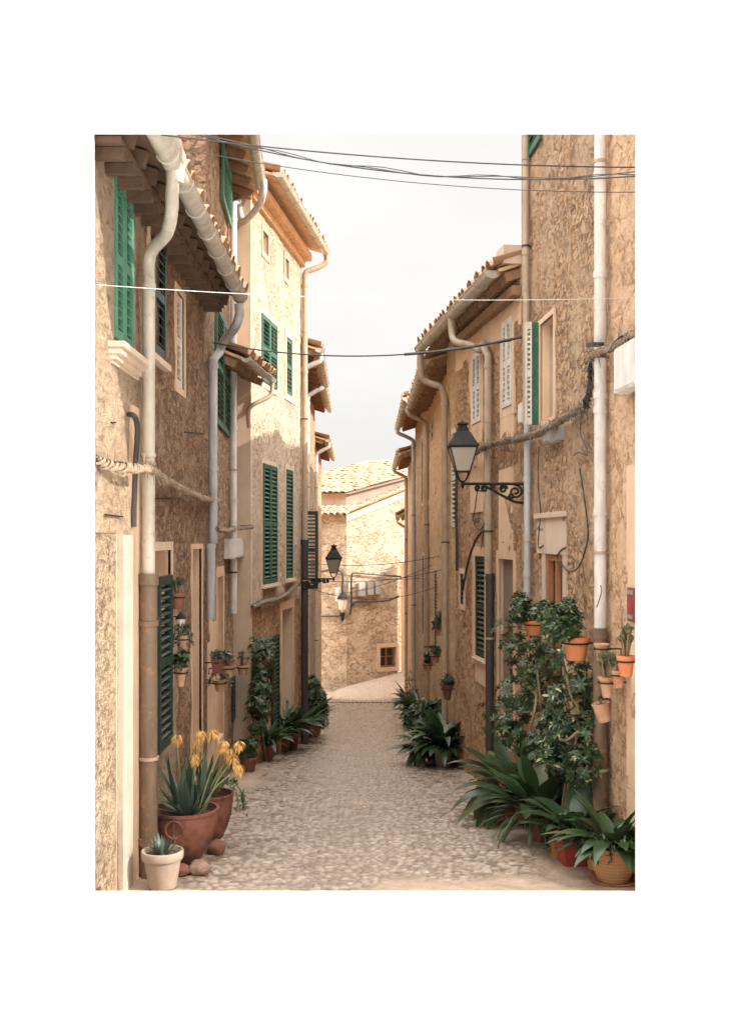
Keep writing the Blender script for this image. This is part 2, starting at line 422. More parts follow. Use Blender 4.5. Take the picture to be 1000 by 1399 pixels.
def window(h, rect, shutters=None, depth=.14, back='dark', surround=None, sill=None, leafd=-.06, rails=(0,.5,1), fr=None, sur_w=.09, sur_mat='pl_pale', name='window', pitch=.062, leaves=2):
    F = h.F; u0,u1,z0,z1 = rect
    h.open.append((u0,u1,z0,z1,depth))
    mb = MB(); e = .004
    mb.box(F.P(u0+e,-depth+e,z0+e), F.t*(u1-u0-2*e), F.n*.02, V((0,0,z1-z0-2*e)), 0)
    if fr:                                  # timber frame with glazing bars
        w, bars = fr; a = F.P(u0+e,-depth+.024,z0+e); W = u1-u0-2*e; H = z1-z0-2*e
        mb.box(a, F.t*w, F.n*.05, V((0,0,H)), 1); mb.box(a+F.t*(W-w), F.t*w, F.n*.05, V((0,0,H)), 1)
        mb.box(a+F.t*w, F.t*(W-2*w), F.n*.048, V((0,0,w)), 1); mb.box(a+F.t*w+V((0,0,H-w)), F.t*(W-2*w), F.n*.048, V((0,0,w)), 1)
        for k in range(1, bars[0]): mb.box(a+F.t*(w+(W-2*w)*k/bars[0]-w*.35), F.t*w*.7, F.n*.044, V((0,0,H)), 1)
        for k in range(1, bars[1]): mb.box(a+V((0,0,H*k/bars[1]-w*.3)), F.t*W, F.n*.04, V((0,0,w*.6)), 1)
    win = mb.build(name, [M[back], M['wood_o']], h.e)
    if surround:
        sb = MB(); w = sur_w; pr = .012
        sb.box(F.P(u0-w,-.02,z0-w), F.t*w, F.n*(.02+pr), V((0,0,z1-z0+2*w)))
        sb.box(F.P(u1,-.02,z0-w), F.t*w, F.n*(.02+pr), V((0,0,z1-z0+2*w)))
        sb.box(F.P(u0,-.02,z1), F.t*(u1-u0), F.n*(.02+pr-.002), V((0,0,w)))
        sb.box(F.P(u0,-.02,z0-w), F.t*(u1-u0), F.n*(.02+pr-.002), V((0,0,w)))
        sb.build('surround', M[sur_mat], win)
    if sill:
        sb = MB(); pr, hh, ex = sill
        sb.box(F.P(u0-ex,-.03,z0-hh), F.t*(u1-u0+2*ex), F.n*(.03+pr), V((0,0,hh*.5)))
        sb.box(F.P(u0-ex+.02,-.03,z0-hh*.5), F.t*(u1-u0+2*ex-.04), F.n*(.03+pr-.02), V((0,0,hh*.5-.003)))
        sb.build('sill', M['pl_pale'], win)
    if shutters:
        W = (u1-u0-.01)/leaves
        for k in range(leaves):
            sb = MB(); shutter_mb(sb, F.P(u0+.004+k*W, leafd, z0+.006), F.t, F.n, W-.006, z1-z0-.012, rails, pitch)
            sb.build('shutter', M[shutters], win)
    return win

def flatleaf(h, px0, px1, py0, py1, d, mat, label=None, th=.035):
    F = h.F; u0,u1,z0,z1 = F.rect(px0, px1, py0, py1)
    sb = MB(); shutter_mb(sb, F.P(u0, d, z0), F.t, F.n, u1-u0, z1-z0, (0,.5,1), th=th)
    for z in (.15, .85): sb.box(F.P(u1-.03, -.02, z0+(z1-z0)*z), F.t*.02, F.n*(d+.03), V((0,0,.03)))
    return sb.build('shutter', M[mat], h.e, label)

def tiles_mb(mb, o, t, up, L, rows, pitch=.2, r=.095, row=.36, gap=False, wild=1.):
    """barrel tiles: o eave corner, t along eave, up the slope"""
    o, t, up = V(o), V(t).normalized(), V(up).normalized(); nrm = t.cross(up)
    if nrm.z < 0: nrm = -nrm
    n = int(L/pitch); pitch = L/n; S = 5
    for i in range(n):
        for j in range(rows):
            jt = random.uniform(-.012, .012)*wild; ju = random.uniform(-.03, .03)*wild; jn = random.uniform(-.008, .012)*wild
            for kind in (0, 1):
                c = o + t*(pitch*(i + (.5 if kind else 0) + .25) + jt) + up*(row*j + ju + (0 if kind else .02))
                ra = r*(1. if kind else .95); rb = ra*.84; sg = 1 if kind else -1
                base = nrm*((.045 if kind else .105)+jn)
                vs = []
                for (rr, q, hgt) in ((ra, 0, .018), (rb, row*1.2, .0)):
                    for th in (0, -.014):
                        for k in range(S+1):
                            a = math.pi*k/S
                            vs.append(c + base + up*q + nrm*hgt + t*(math.cos(a)*(rr+th)) + nrm*(sg*math.sin(a)*(rr+th)*.85))
                m = S+1; fs = []
                for k in range(S):
                    fs.append((k, k+1, 2*m+k+1, 2*m+k)); fs.append((m+k, 3*m+k, 3*m+k+1, m+k+1)); fs.append((k, m+k, m+k+1, k+1))
                mb.add(vs, fs, 0, True)

def eave(h, z, over, u0=None, u1=None, slope=17, tl=2.2, rafters=None, gutter=None, soffit='wood_lt', fascia=False, tilem='tile', gr=.07, raf_w=.08, depth=None):
    F = h.F; u0 = 0 if u0 is None else u0; u1 = F.L if u1 is None else u1; L = u1-u0
    c, sn = math.cos(R(slope)), math.sin(R(slope)); up = -F.n*c + V((0,0,sn))
    nrm = F.n*sn + V((0,0,c))
    edge = F.P(u0, over, z)
    run = over + (h.depth if depth is None else depth)
    # roof: boards with the tiles lying on them
    mb = MB(); mb.box(edge, F.t*L, up*(run/c), nrm*.035)
    rf = mb.build('roof', M[soffit], h.e)
    tb = MB(); tiles_mb(tb, edge + nrm*.03 - up*.06, F.t, up, L, max(2, int(tl/.36)))
    tb.build('roof_tiles', M[tilem], rf)
    if rafters:
        n = max(2, int(L/rafters))
        for i in range(n+1):
            rb = MB(); u = u0 + .03 + (L-.06-raf_w)*i/n
            rb.box(F.P(u, over-.06, z) - nrm*.10, F.t*raf_w, up*(over/c+.0), nrm*.097)
            rb.build('rafter', M['wood_dk' if soffit == 'wood_dk' else 'wood'], rf)
    if gutter:
        gb = MB(); g0, g1, gd = gutter[:3]; S = 8; zg = z + (gutter[3] if len(gutter) > 3 else .02)
        pts = [F.P(g0, over+gd, zg), F.P(g1, over+gd, zg-.03)]
        vs = []
        for p in pts:
            for th in (0, .008):
                for k in range(S+1):
                    a = math.pi*(1 + k/S)
                    vs.append(p + F.n*math.cos(a)*(gr-th) + V((0,0,math.sin(a)*(gr-th))))
        m = S+1; fs = []
        for k in range(S): fs += [(k,k+1,2*m+k+1,2*m+k),(m+k,3*m+k,3*m+k+1,m+k+1),(k,m+k,m+k+1,k+1),(2*m+k,2*m+k+1,3*m+k+1,3*m+k)]
        gb.add(vs, fs, 0, True)
        for q in (0, 1): gb.add([vs[q*2*m+k] for k in range(m)], [tuple(range(m))], 0)
        nn = max(2, int(abs(g1-g0)/.55))
        for i in range(nn+1):
            p = pts[0].lerp(pts[1], i/nn)
            arc = [p + F.n*math.cos(math.pi*(1+k/8))*(gr+.004) + V((0,0,math.sin(math.pi*(1+k/8))*(gr+.004))) for k in range(9)]
            gb.tube([arc[0]+V((0,0,.012))]+arc+[arc[-1]+V((0,0,.012))], .009, 5)
        gb.tube([pts[0]+F.n*gr, pts[1]+F.n*gr], .010, 6)
        gb.build('gutter', M['galv'], h.e)
    return rf

def smooth(pts, n=6):
    pts = [V(p) for p in pts]; out = []
    P = [pts[0]] + pts + [pts[-1]]
    for i in range(1, len(P)-2):
        a, b, c, d = P[i-1], P[i], P[i+1], P[i+2]
        for k in range(n):
            t = k/n
            out.append(.5*((2*b) + (-a+c)*t + (2*a-5*b+4*c-d)*t*t + (-a+3*b-3*c+d)*t**3))
    out.append(pts[-1]); return out

def pipe(h, pts, r, mat, joints=(), name='downpipe', curve=None, label=None):
    mb = MB()
    P = [V(p) for p in pts]
    if curve: P = smooth(curve, 6)[:-1] + P
    mb.tube(P, r, 14)
    for (p, ln) in joints: mb.tube([V(p)-V((0,0,ln/2)), V(p)+V((0,0,ln/2))], r*1.16, 14)
    o = mb.build(name, M[mat], h.e, label)
    a, b = V(pts[0]), V(pts[-1])
    if name == 'downpipe' and a.z - b.z > 1. and hasattr(h, 'F'):
        k = int((a.z-b.z)/1.15)
        for i in range(k):
            q = a.lerp(b, (i+.6)/k); cb = MB()
            cb.tube([q-V((0,0,.011)), q+V((0,0,.011))], r*1.13, 14); cb.box(q-h.F.n*.07-h.F.t*.008-V((0,0,.01)), h.F.t*.016, h.F.n*.05, V((0,0,.02)))
            cb.tube([q+h.F.t*r*1.05, q+h.F.t*(r*1.05+.022)], .011, 6)
            cb.build('clip', M['pipe_dk' if i % 2 else 'pipe_tan'], o)
    return o
def joints_along(F, px, ys, d, ln=.06):
    r = []
    for y in ys:
        u, z = F.uz(px, y); r.append((F.P(u, d, z), ln))
    return r
def on(F, px, py, d=0.):
    u, Y = F.hit(px, d); return F.P(u, d, (HZ-py)/F0*Y)

# ---------------- left row
FL1 = Fac((-1.66, 6.33), (-1.66, 11.0), 1)
FL2 = Fac((-1.68, 11.02), (-1.84, 14.58), 1)
FL3 = Fac((-1.615, 14.6), (-1.127, 18.4), 1)
FL4 = Fac((-1.27, 18.42), (-1.31, 22.5), 1)
FL5 = Fac((-1.33, 22.52), (-1.36, 28.0), 1)
FL6 = Fac((-1.40, 28.02), (-1.46, 34.5), 1)
# L1
h = House('stone_house', FL1, 2.75, 4., M['L1'], 'nearest house on the left, cream and brown render under a tiled eave with dark rafters')
L1 = h
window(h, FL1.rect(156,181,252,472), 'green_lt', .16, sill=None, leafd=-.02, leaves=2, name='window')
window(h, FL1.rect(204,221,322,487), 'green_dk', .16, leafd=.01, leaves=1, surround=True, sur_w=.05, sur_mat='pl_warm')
window(h, FL1.rect(240.5,251,402,530), 'white_sh', .14, leafd=-.04, leaves=1, surround=True, sur_w=.06, sur_mat='pl_warm')
window(h, FL1.rect(210,233,752,1012), None, .22, back='pl_warm', surround=True, sur_w=.07, sur_mat='pl_pale')
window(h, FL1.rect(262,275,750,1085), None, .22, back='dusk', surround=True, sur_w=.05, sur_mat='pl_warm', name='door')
window(h, (FL1.hit(129)[0]-.1, FL1.hit(160)[0], -3.0, (HZ-728)/F0*6.8), None, .03, back='L1r', name='blocked_opening')
def splL1(u, z):
    q = noise.noise(V((u*1.3, z*1.3, 4.)))*.35
    return (u < FL1.hit(200)[0]+q*.5 and z > -1.9) or (z < -.1+q and u > 1.4 and u < 2.9 and abs(u-2.2)<.75+q)
h.wall(M['L1p'], splL1, sidemat=M['pl_warm'])
mb = MB()
a = FL1.hit(162)[0]; b = FL1.hit(176)[0]
mb.box(FL1.P(a, -.03, gz(7.3)-.1), FL1.t*(b-a), FL1.n*.06, V((0,0,2.55)))
mb.build('door_jamb', M['pl_white'], h.e)
mb = MB(); a = FL1.hit(177)[0]; b = FL1.hit(188)[0]
mb.box(FL1.P(a, -.03, gz(7.6)-.1), FL1.t*(b-a), FL1.n*.05, V((0,0,3.5)))
mb.build('plaster_strip', M['pl_warm'], h.e)
mb = MB(); a = FL1.hit(149)[0]; b = FL1.hit(190)[0]; z = (HZ-478)/F0*7.15
for i, (dz, pr) in enumerate(((0,.10),(-.04,.075),(-.075,.045),(-.1,.02))):
    mb.box(FL1.P(a+.01*i, -.02, z+dz-.04), FL1.t*(b-a-.02*i), FL1.n*(.02+pr), V((0,0,.038)))
mb.build('sill', M['pl_pale'], h.e)
mb = MB(); r0 = FL1.rect(203,223,489,499); mb.box(FL1.P(r0[0]-.04,-.02,r0[2]), FL1.t*(r0[1]-r0[0]+.08), FL1.n*.08, V((0,0,.05)))
mb.build('sill', M['pl_pale'], h.e)
eave(h, 2.52, .30, u0=.14, rafters=.34, gutter=(.04, FL1.L-.05, .05, .03), soffit='wood_dk', gr=.070, raf_w=.07, tl=1.6)
# second row of eave boards lower on the wall (corbel beams)
for i in range(17):
    mb = MB(); u = .1 + i*.27; mb.box(FL1.P(u, -.02, 2.325), FL1.t*.06, FL1.n*.20, V((0,0,.07))); mb.build('corbel', M['wood_dk'], h.e)
mb = MB(); mb.box(FL1.P(.02, -.02, 2.40), FL1.t*(FL1.L-.04), FL1.n*.2, V((0,0,.03)))
mb.build('eave_board', M['wood_dk'], h.e)
xp, Yp = -1.66+.085, 7.62
c = [V((-1.30, 7.12, 2.50)), V((-1.32, 7.16, 2.36)), V((-1.33, 7.20, 2.24)), V((-1.40, 7.38, 2.14)), V((-1.53, 7.56, 2.08)), V((xp, Yp, 2.0)), V((xp, Yp, 1.86))]
pipe(h, [V((xp, Yp, 1.8)), V((xp, Yp, -.30))], .046, 'pipe_cream', [(V((xp,Yp,1.82)),.05),(V((xp,Yp,.6)),.03)], curve=c)
mb = MB(); mb.tube([V((-1.295, 6.9, 2.60)), V((-1.295, 7.14, 2.585)), V((-1.30,7.16,2.42))], [.075,.075,.06], 14); mb.build('gutter_outlet', M['galv'], h.e)
pipe(h, [V((xp, Yp, -.27)), V((xp, Yp+.01, gz(Yp)-.02))], .064, 'pipe_rust', [(V((xp,Yp,-.3)),.08),(V((xp,Yp,-.62)),.035),(V((xp,Yp,-2.2)),.05)])
h.e.children[0]
flatleaf(h, 199, 218, 787, 1022, .05, 'green_dk', 'dark green louvred shutter folded back against the wall', th=.06)
# bent black conduit
u, z = FL1.uz(183, 640)
cc = [on(FL1, 176, 566, .03), on(FL1, 183, 568, .07), on(FL1, 187.5, 580, .08), on(FL1, 187.5, 600, .07), on(FL1, 185, 640, .04), on(FL1, 183, 700, .03), on(FL1,183,720,.03)]
mb = MB(); mb.tube(smooth(cc), .02, 8); mb.build('conduit', M['pipe_dk'], h.e)
mb = MB()
for (x0,y0,x1,y1) in ((252,590,278,592),(152,577,158,577),(144,703,168,706),(210,681,232,681)):
    mb = MB(); mb.tube([on(FL1,x0,y0,.02), on(FL1,x1,y1,.02)], .006, 6); mb.build('iron_hook', M['iron'], h.e)

# L2
h = House('stone_house', FL2, 4.9, 4., M['L2'], 'tall brown rubble house second on the left with green shutters and two grey downpipes'); L2 = h
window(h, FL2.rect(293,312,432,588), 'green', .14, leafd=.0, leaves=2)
window(h, FL2.rect(328,334,602,706), 'white_sh', .12, leafd=-.03, leaves=1)
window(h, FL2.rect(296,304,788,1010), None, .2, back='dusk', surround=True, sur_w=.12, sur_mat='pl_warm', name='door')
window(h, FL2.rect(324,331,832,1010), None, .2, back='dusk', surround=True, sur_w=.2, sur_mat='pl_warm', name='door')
window(h, FL2.rect(300,312,150,292), 'green_lt', .14, leafd=.02, leaves=1)
window(h, FL2.rect(316,319,925,985), 'green_dk', .1, leafd=.0, leaves=1)
h.wall(M['pl_warm'], lambda u, z: z < -.9 + noise.noise(V((u*2, z*2, 0)))*.5 and u < 1.2)
eave(h, 4.78, .34, rafters=.5, gutter=(.0, FL2.L-.3, .06, .05), soffit='wood_lt', raf_w=.1)
def wallpipe(h, px, y0, y1, r, mat, curve=None, js=(), d=.07, **k):
    F = h.F; u, Y = F.hit(px, d)
    p0, p1 = F.P(u, d, (HZ-y0)/F0*Y), F.P(u, d, (HZ-y1)/F0*Y if y1 < 2000 else gz(Y))
    return pipe(h, [p0, p1], r, mat, [(F.P(u, d, (HZ-y)/F0*Y), .05) for y in js], curve=curve, **k)
u, Y = FL2.hit(291)
g = V((-1.31, 10.85, 2.42))
p = FL2.P(u, .07, 0); zt = (HZ-490)/F0*Y
wallpipe(h, 291, 492, 742, .048, 'pipe_grey', [g, g+V((0,.02,-.12)), g+V((-.06,.1,-.24)), V((p.x+.06,p.y-.08,zt+.18)), V((p.x,p.y,zt+.06))], (500,640))
wallpipe(h, 288, 744, 846, .045, 'pipe_grey', None, (746,))
u, Y = FL2.hit(319); p = FL2.P(u, .07, 0); zt = (HZ-280)/F0*Y
wallpipe(h, 319, 278, 838, .045, 'pipe_white', [V((-1.36,Y-.6,4.78)), V((-1.37,Y-.58,4.62)), V((-1.45,Y-.4,4.5)), V((p.x+.07,p.y-.05,4.40)), V((p.x,p.y,zt+.1))], (300,585,684,820))
wallpipe(h, 335, 470, 862, .042, 'pipe_white', None, (560,640,780), d=.05)

# L3
h = House('stone_house', FL3, 4.92, 5., M['L3'], 'sunlit pale stone house in the middle of the left row, tall green shutters'); L3 = h
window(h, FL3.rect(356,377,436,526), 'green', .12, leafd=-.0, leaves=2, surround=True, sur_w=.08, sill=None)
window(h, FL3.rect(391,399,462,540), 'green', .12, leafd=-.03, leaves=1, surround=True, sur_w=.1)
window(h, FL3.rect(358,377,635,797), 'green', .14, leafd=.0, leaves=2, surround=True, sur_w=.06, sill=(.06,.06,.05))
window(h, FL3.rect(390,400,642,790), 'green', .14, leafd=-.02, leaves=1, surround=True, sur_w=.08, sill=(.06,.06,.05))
for (x0,x1,y0,y1,a,b) in ((359,366,318,346,350,0),(389.5,394,354,380,0,0)):
    window(h, FL3.rect(x0,x1,y0,y1), None, .2, back='wood_lt', surround=True, sur_w=.09, sur_mat='pl_white', name='vent')
window(h, FL3.rect(385,399,832,1030), None, .2, back='pl_grey', surround=True, sur_w=.14, sur_mat='pl_warm', name='door')
window(h, FL3.rect(370,380,868,1030), 'green_dk', .14, leafd=.0, leaves=1, name='door')
mh = M['R2']
h.wall(mh, lambda u, z: z < (HZ-822)/F0*16.5 + noise.noise(V((u*1.5, z, 3.)))*.25, sidemat=M['pl_pale'])
eave(h, 5.0, .36, u0=-.05, u1=FL3.L+.12, rafters=None, gutter=(-.05, FL3.L+.18, .06, .05), soffit='wood_lt', raf_w=.07, depth=4.)
mb = MB(); mb.box(FL3.P(-.02, -.02, 4.84), FL3.t*(FL3.L+.04), FL3.n*.2, V((0,0,.12))); mb.box(FL3.P(-.02, -.02, 4.74), FL3.t*(FL3.L+.04), FL3.n*.08, V((0,0,.10))); mb.build('cornice', M['wood_lt'], h.e)
mb = MB(); mb.box(FL3.P(-.012, -.01, gz(14.6)), FL3.t*.07, FL3.n*.03, V((0,0,8.))); mb.box(FL3.P(-.012, -.5, gz(14.6)), FL3.t*.008, FL3.n*.488, V((0,0,8.0)));  mb.build('corner_render', M['pl_pale'], h.e)
p = FL3.P(FL3.L-.06, .07, 0)
pipe(h, [V((p.x,p.y,4.50)), V((p.x,p.y,-.05))], .05, 'pipe_tan', [(V((p.x,p.y,z)),.05) for z in (4.4,2.9,1.2)], curve=[FL3.P(FL3.L+.1,.42,4.98), FL3.P(FL3.L+.1,.42,4.85), FL3.P(FL3.L+.05,.3,4.75), FL3.P(FL3.L-.04,.12,4.66), FL3.P(FL3.L-.06,.07,4.6)])
pipe(h, [V((p.x,p.y,-.03)), V((p.x,p.y,gz(18.4)))], .06, 'pipe_dk', [(V((p.x,p.y,-.08)),.1)])
# small canopy roof leaning on the near corner of L3
class Stub: pass
s = Stub(); s.F = Fac((-1.80,12.9),(-1.62,14.55),1); s.depth=.0; s.e = thing('canopy_roof', (-1.75,13.7,1.9), 'small orange board canopy jutting out beside the upper green shutters of the pale house', 'canopy')
eave(s, (HZ-520)/F0*13.6+.15, .28, rafters=.35, gutter=(0,s.F.L,.05,.02), slope=22, tl=.5, depth=.12, gr=.045)
mb = MB(); q = s.F.P(s.F.L-.02,.33,2.08)
mb.tube(smooth([q+V((0,0,.08)), q, s.F.P(s.F.L-.05,.3,1.95), s.F.P(s.F.L-.2,.06,1.78), s.F.P(s.F.L-.2,.05,1.5)]), .03, 10); mb.build('outlet_pipe', M['pipe_tan'], s.e)

# L4-L6
def lesser(F, zt, ez, over, lab, mat, tilem='tile', soffit='wood_lt', depth=4., gut=True, zb=None, rp=True, pmat='pipe_white', wins=(), slope=17):
    h = House('stone_house', F, zt, depth, mat, lab, zb=zb)
    for w in wins: window(h, w[0], w[1], .12, leafd=-.02, leaves=1, surround=True, sur_w=.07)
    h.wall(rough=.12, amp=.03)
    eave(h, ez, over, rafters=.6, gutter=(0, F.L, .05, .03) if gut else None, soffit=soffit, tilem=tilem, depth=depth, tl=1.2, slope=slope)
    if rp:
        p = F.P(rp if rp is not True else .3, .06, 0); q = F.P((rp if rp is not True else .3), over+.05, 0)
        pipe(h, [V((p.x,p.y,ez-.42)), V((p.x,p.y,gz(p.y)-.05))], .05, pmat, [(V((p.x,p.y,z)),.06) for z in (ez-.5, ez-2., ez-3.6)],
             curve=[V((q.x,q.y,ez)), V((q.x,q.y,ez-.14)), V(((p.x+q.x)/2,p.y,ez-.24)), V((p.x,p.y,ez-.34))])
    return h
L4 = lesser(FL4, 3.35, 3.30, .40, 'narrow house just past the pale stone house, ochre wall and small tiled eave', M['L4'], wins=(((1.6,2.3,.0,1.4),'green'),))
L5 = lesser(FL5, 3.50, 3.42, .34, 'fifth house of the left row, mostly hidden, with a ragged tiled eave against the sky', M['L4'])
L6 = lesser(FL6, 2.65, 2.60, .34, 'last house of the left row beside the street end, lowest eave of its row', M['L4'])
mb = MB(); p = FL4.P(2.6,.04,0)
shutter_mb(mb, FL4.P(1.2,.05,-.95), FL4.n, -FL4.t, .34, 1.45); mb.build('shutter', M['green_dk'], L4.e, 'dark green shutter leaf standing open')

# ---------------- right row
FR1 = Fac((2.0, 6.33), (1.67, 11.3), -1)
FR2 = Fac((1.67, 11.32), (1.25, 14.7), -1)
FR2b = Fac((1.33, 14.72), (1.22, 15.9), -1)
FR3 = Fac((1.31, 15.92), (1.30, 22.0), -1)
FR4 = Fac((1.30, 22.02), (1.31, 28.0), -1)
FR5 = Fac((1.30, 28.02), (1.33, 33.5), -1)
FR6 = Fac((1.36, 33.52), (1.50, 38.2), -1)
h = House('tall_stone_house', FR1, 7.4, 5., M['R1'], 'tall ochre house nearest on the right, pitted wall with a white downpipe down its face'); R1 = h
window(h, FR1.rect(738,757,436,572), None, .12, back='pl_white', surround=True, sur_w=.05, sur_mat='pl_warm')
window(h, FR1.rect(746,770,757,1000), None, .08, back='dark', fr=(.06,(2,1)), surround=True, sur_w=.12, sur_mat='pl_grey', name='door')
window(h, FR1.rect(724,741,100,203), 'green', .14, leafd=.0, leaves=1)
def splR1(u, z):
    q = noise.noise(V((u*1.4, z*1.1, 2.)))*.12
    return u < FR1.hit(829)[0] + q
h.wall(M['R1v'], splR1)
mb = MB(); rr = FR1.rect(735,775,707,757); mb.box(FR1.P(rr[0],-.02,rr[2]), FR1.t*(rr[1]-rr[0]), FR1.n*.035, V((0,0,rr[3]-rr[2])))
mb.box(FR1.P(rr[0]-.02,-.02,rr[3]), FR1.t*(rr[1]-rr[0]+.04), FR1.n*.06, V((0,0,.05))); mb.build('lintel_panel', M['pl_grey'], h.e)
a, Ya = FR1.hit(868); b = FR1.hit(858)[0]
mb = MB(); mb.box(FR1.P(0, -.02, gz(6.3)-.2), FR1.t*b, FR1.n*.032, V((0,0,3.05))); mb.build('plaster_strip', M['pl_warm'], h.e)
u_, Y_ = FR1.hit(737.5); z0_, z1_ = (HZ-580)/F0*Y_, (HZ-440)/F0*Y_
mb = MB(); mb.box(FR1.P(u_, .002, z0_), FR1.n*.082, FR1.t*.03, V((0,0,z1_-z0_))); mb.build('shutter_edge', M['green'], h.e)
mb = MB(); shutter_mb(mb, FR1.P(u_+.012, .085, z0_), FR1.n, -FR1.t, .06, z1_-z0_, (0,.5,1), .05); mb.build('shutter', M['white_sh'], h.e, 'white slatted shutter leaf standing open beside its green edge')
wallpipe(h, 820, 60, 862, .047, 'pipe_white', None, (240,375,540,700,560), d=.075)
wallpipe(h, 820, 858, 3000, .056, 'pipe_rust', None, (868,), d=.075)
wallpipe(h, 718, 60, 405, .036, 'pipe_tan', None, (215,345), d=.05)
wallpipe(h, 719, 400, 580, .034, 'pipe_tan', None, (530,), d=.05)
wallpipe(h, 720.5, 576, 850, .036, 'pipe_grey', None, (655,785,806), d=.06)
mb = MB(); mb.tube(smooth([on(FR1,736,610,.02),on(FR1,735,660,.02),on(FR1,738,700,.02),on(FR1,735,745,.02),on(FR1,742,745,.02)]), .006, 5); mb.build('loose_wire', M['cable'], h.e)
mb = MB(); mb.tube(smooth([on(FR1,792,640,.02),on(FR1,803,720,.02),on(FR1,800,750,.03),on(FR1,790,775,.03),on(FR1,778,781,.04),on(FR1,768,772,.03),on(FR1,761,762,.03),on(FR1,766,752,.02),on(FR1,773,748,.02)]), .007, 5); mb.build('loose_wire', M['cable'], h.e)
mb = MB(); mb.tube(smooth([on(FR1,795,560,.03),on(FR1,793,590,.04),on(FR1,800,610,.03),on(FR1,802,622,.03),on(FR1,790,618,.03),on(FR1,784,622,.03)]), .006, 5); mb.build('loose_wire', M['cable'], h.e)
mb = MB(); mb.tube(smooth([on(FR1,815,795,.02),on(FR1,822,806,.12),on(FR1,815,830,.13)]), .004, 5); mb.build('loose_wire', M['cable'], h.e)

h = House('stone_house', FR2, 2.98, 5., M['R2'], 'orange rubble house second on the right with white louvred shutters under a tiled eave'); R2 = h
window(h, FR2.rect(646,658,480,578), 'white_sh', .1, leafd=-.01, leaves=2, surround=True, sur_w=.10, sur_mat='pl_warm', pitch=.06)
window(h, FR2.rect(687,700,436,556), 'white_sh', .1, leafd=-.01, leaves=2, surround=True, sur_w=.10, sur_mat='pl_warm', pitch=.06)
window(h, FR2.rect(649,663,760,898), 'green_dk', .10, leafd=-.035, leaves=1, surround=True, sur_w=.12, sur_mat='pl_warm', sill=(.04,.05,.04))
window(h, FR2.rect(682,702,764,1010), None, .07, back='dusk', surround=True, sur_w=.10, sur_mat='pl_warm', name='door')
window(h, FR2.rect(629,634,784,826), 'green_dk', .1, leafd=-.03, leaves=1, surround=True, sur_w=.07, sur_mat='pl_warm')
h.wall(M['pl_warm'], lambda u, z: (z > 2.3+noise.noise(V((u*2,0,3)))*.2) or (u > FR2.hit(660)[0] and u<FR2.hit(642)[0] and z>.9) )
for (x0,x1,y0,y1) in ((643,660,582,700),(684,702,562,600),(682,702,640,760),(650,664,902,935)):
    rr = FR2.rect(x0,x1,y0,y1); mb = MB(); mb.box(FR2.P(rr[0],-.02,rr[2]), FR2.t*(rr[1]-rr[0]), FR2.n*.028, V((0,0,rr[3]-rr[2]))); mb.build('plaster_panel', M['pl_warm'], h.e)
eave(h, 2.86, .24, u0=.0, u1=FR2.L+1.2, rafters=.16, gutter=(.1, FR2.L+1.2, .05, .04), soffit='wood_lt', raf_w=.06, gr=.08, slope=19)
mb = MB(); mb.box(FR2.P(.0,-.02,2.62), FR2.t*(FR2.L), FR2.n*.12, V((0,0,.1))); mb.build('cornice', M['wood'], h.e)
mb = MB(); mb.box(FR2.P(-.02, -.3, 2.95), FR2.t*.32, FR2.n*.5, V((0,0,.20))); mb.build('chimney', M['pl_grey'], h.e)
u, Y = FR2.hit(667); p = FR2.P(u,.07,0); zt = (HZ-480)/F0*Y
wallpipe(h, 667, 486, 786, .046, 'pipe_tan', [FR2.P(u+.75,.30,2.88), FR2.P(u+.72,.30,2.66), FR2.P(u+.6,.28,2.5), FR2.P(u+.3,.15,2.4), FR2.P(u+.06,.09,2.3), V((p.x,p.y,zt+.1))], (500,620,700))
wallpipe(h, 669, 784, 3000, .05, 'pipe_dk', None, (790,), d=.07)
mb = MB(); mb.tube(smooth([on(FR2,652,670,.03),on(FR2,648,700,.04),on(FR2,646,712,.05),on(FR2,656,707,.06),on(FR2,661,717,.06),on(FR2,655,724,.05),on(FR2,648,716,.05),on(FR2,655,712,.05)],8), .008, 5); mb.build('loose_cable', M['cable'], h.e)
mb = MB(); mb.tube(smooth([on(FR2,664,724,.04),on(FR2,655,730,.08),on(FR2,645,750,.08),on(FR2,638,775,.05),on(FR2,632,806,.03)],8), .016, 6); mb.build('loose_cable', M['cable'], h.e)
mb = MB(); mb.tube(smooth([on(FR2,661,724,.03),on(FR2,657,750,.03)]), .006, 5); mb.build('loose_cable', M['cable'], h.e)
mb = MB(); mb.tube(smooth([on(FR2,624,640,.04),on(FR2,623,700,.05),on(FR2,624,740,.04),on(FR2,624,780,.04)]), .02, 6); mb.build('loose_cable', M['cable'], h.e)
h = House('stone_house', FR2b, 2.9, 4., M['R3'], 'narrow pale wall set back behind the orange rubble house, holding a long white louvred shutter'); R2b = h
window(h, (.25,.75,.15,1.6), 'white_sh', .1, leafd=-.02, leaves=1)
h.wall(rough=.1)
u, Y = FR2b.hit(606); p = FR2b.P(.95,.07,0)
pipe(h, [V((p.x,p.y,2.1)), V((p.x,p.y,gz(p.y)))], .05, 'pipe_tan', [(V((p.x,p.y,z)),.06) for z in (2.,.6,-.8)], curve=[FR2.P(FR2.L+1.1,.30,2.86), FR2.P(FR2.L+1.1,.30,2.5), FR2.P(FR2.L+1.1,.22,2.35), V((p.x-.02,p.y,2.25))])
R3 = lesser(FR3, 2.75, 2.68, .36, 'cream rendered house past the lamp on the right, small green shutters', M['R3'], rp=5.6, pmat='pipe_tan',
            wins=(((1.6,2.1,-.2,1.2),'green_dk'),((4.4,4.9,2.2-.3,2.3),'green_dk'),((3.2,3.9,-2.2,-.6),'green_dk')))
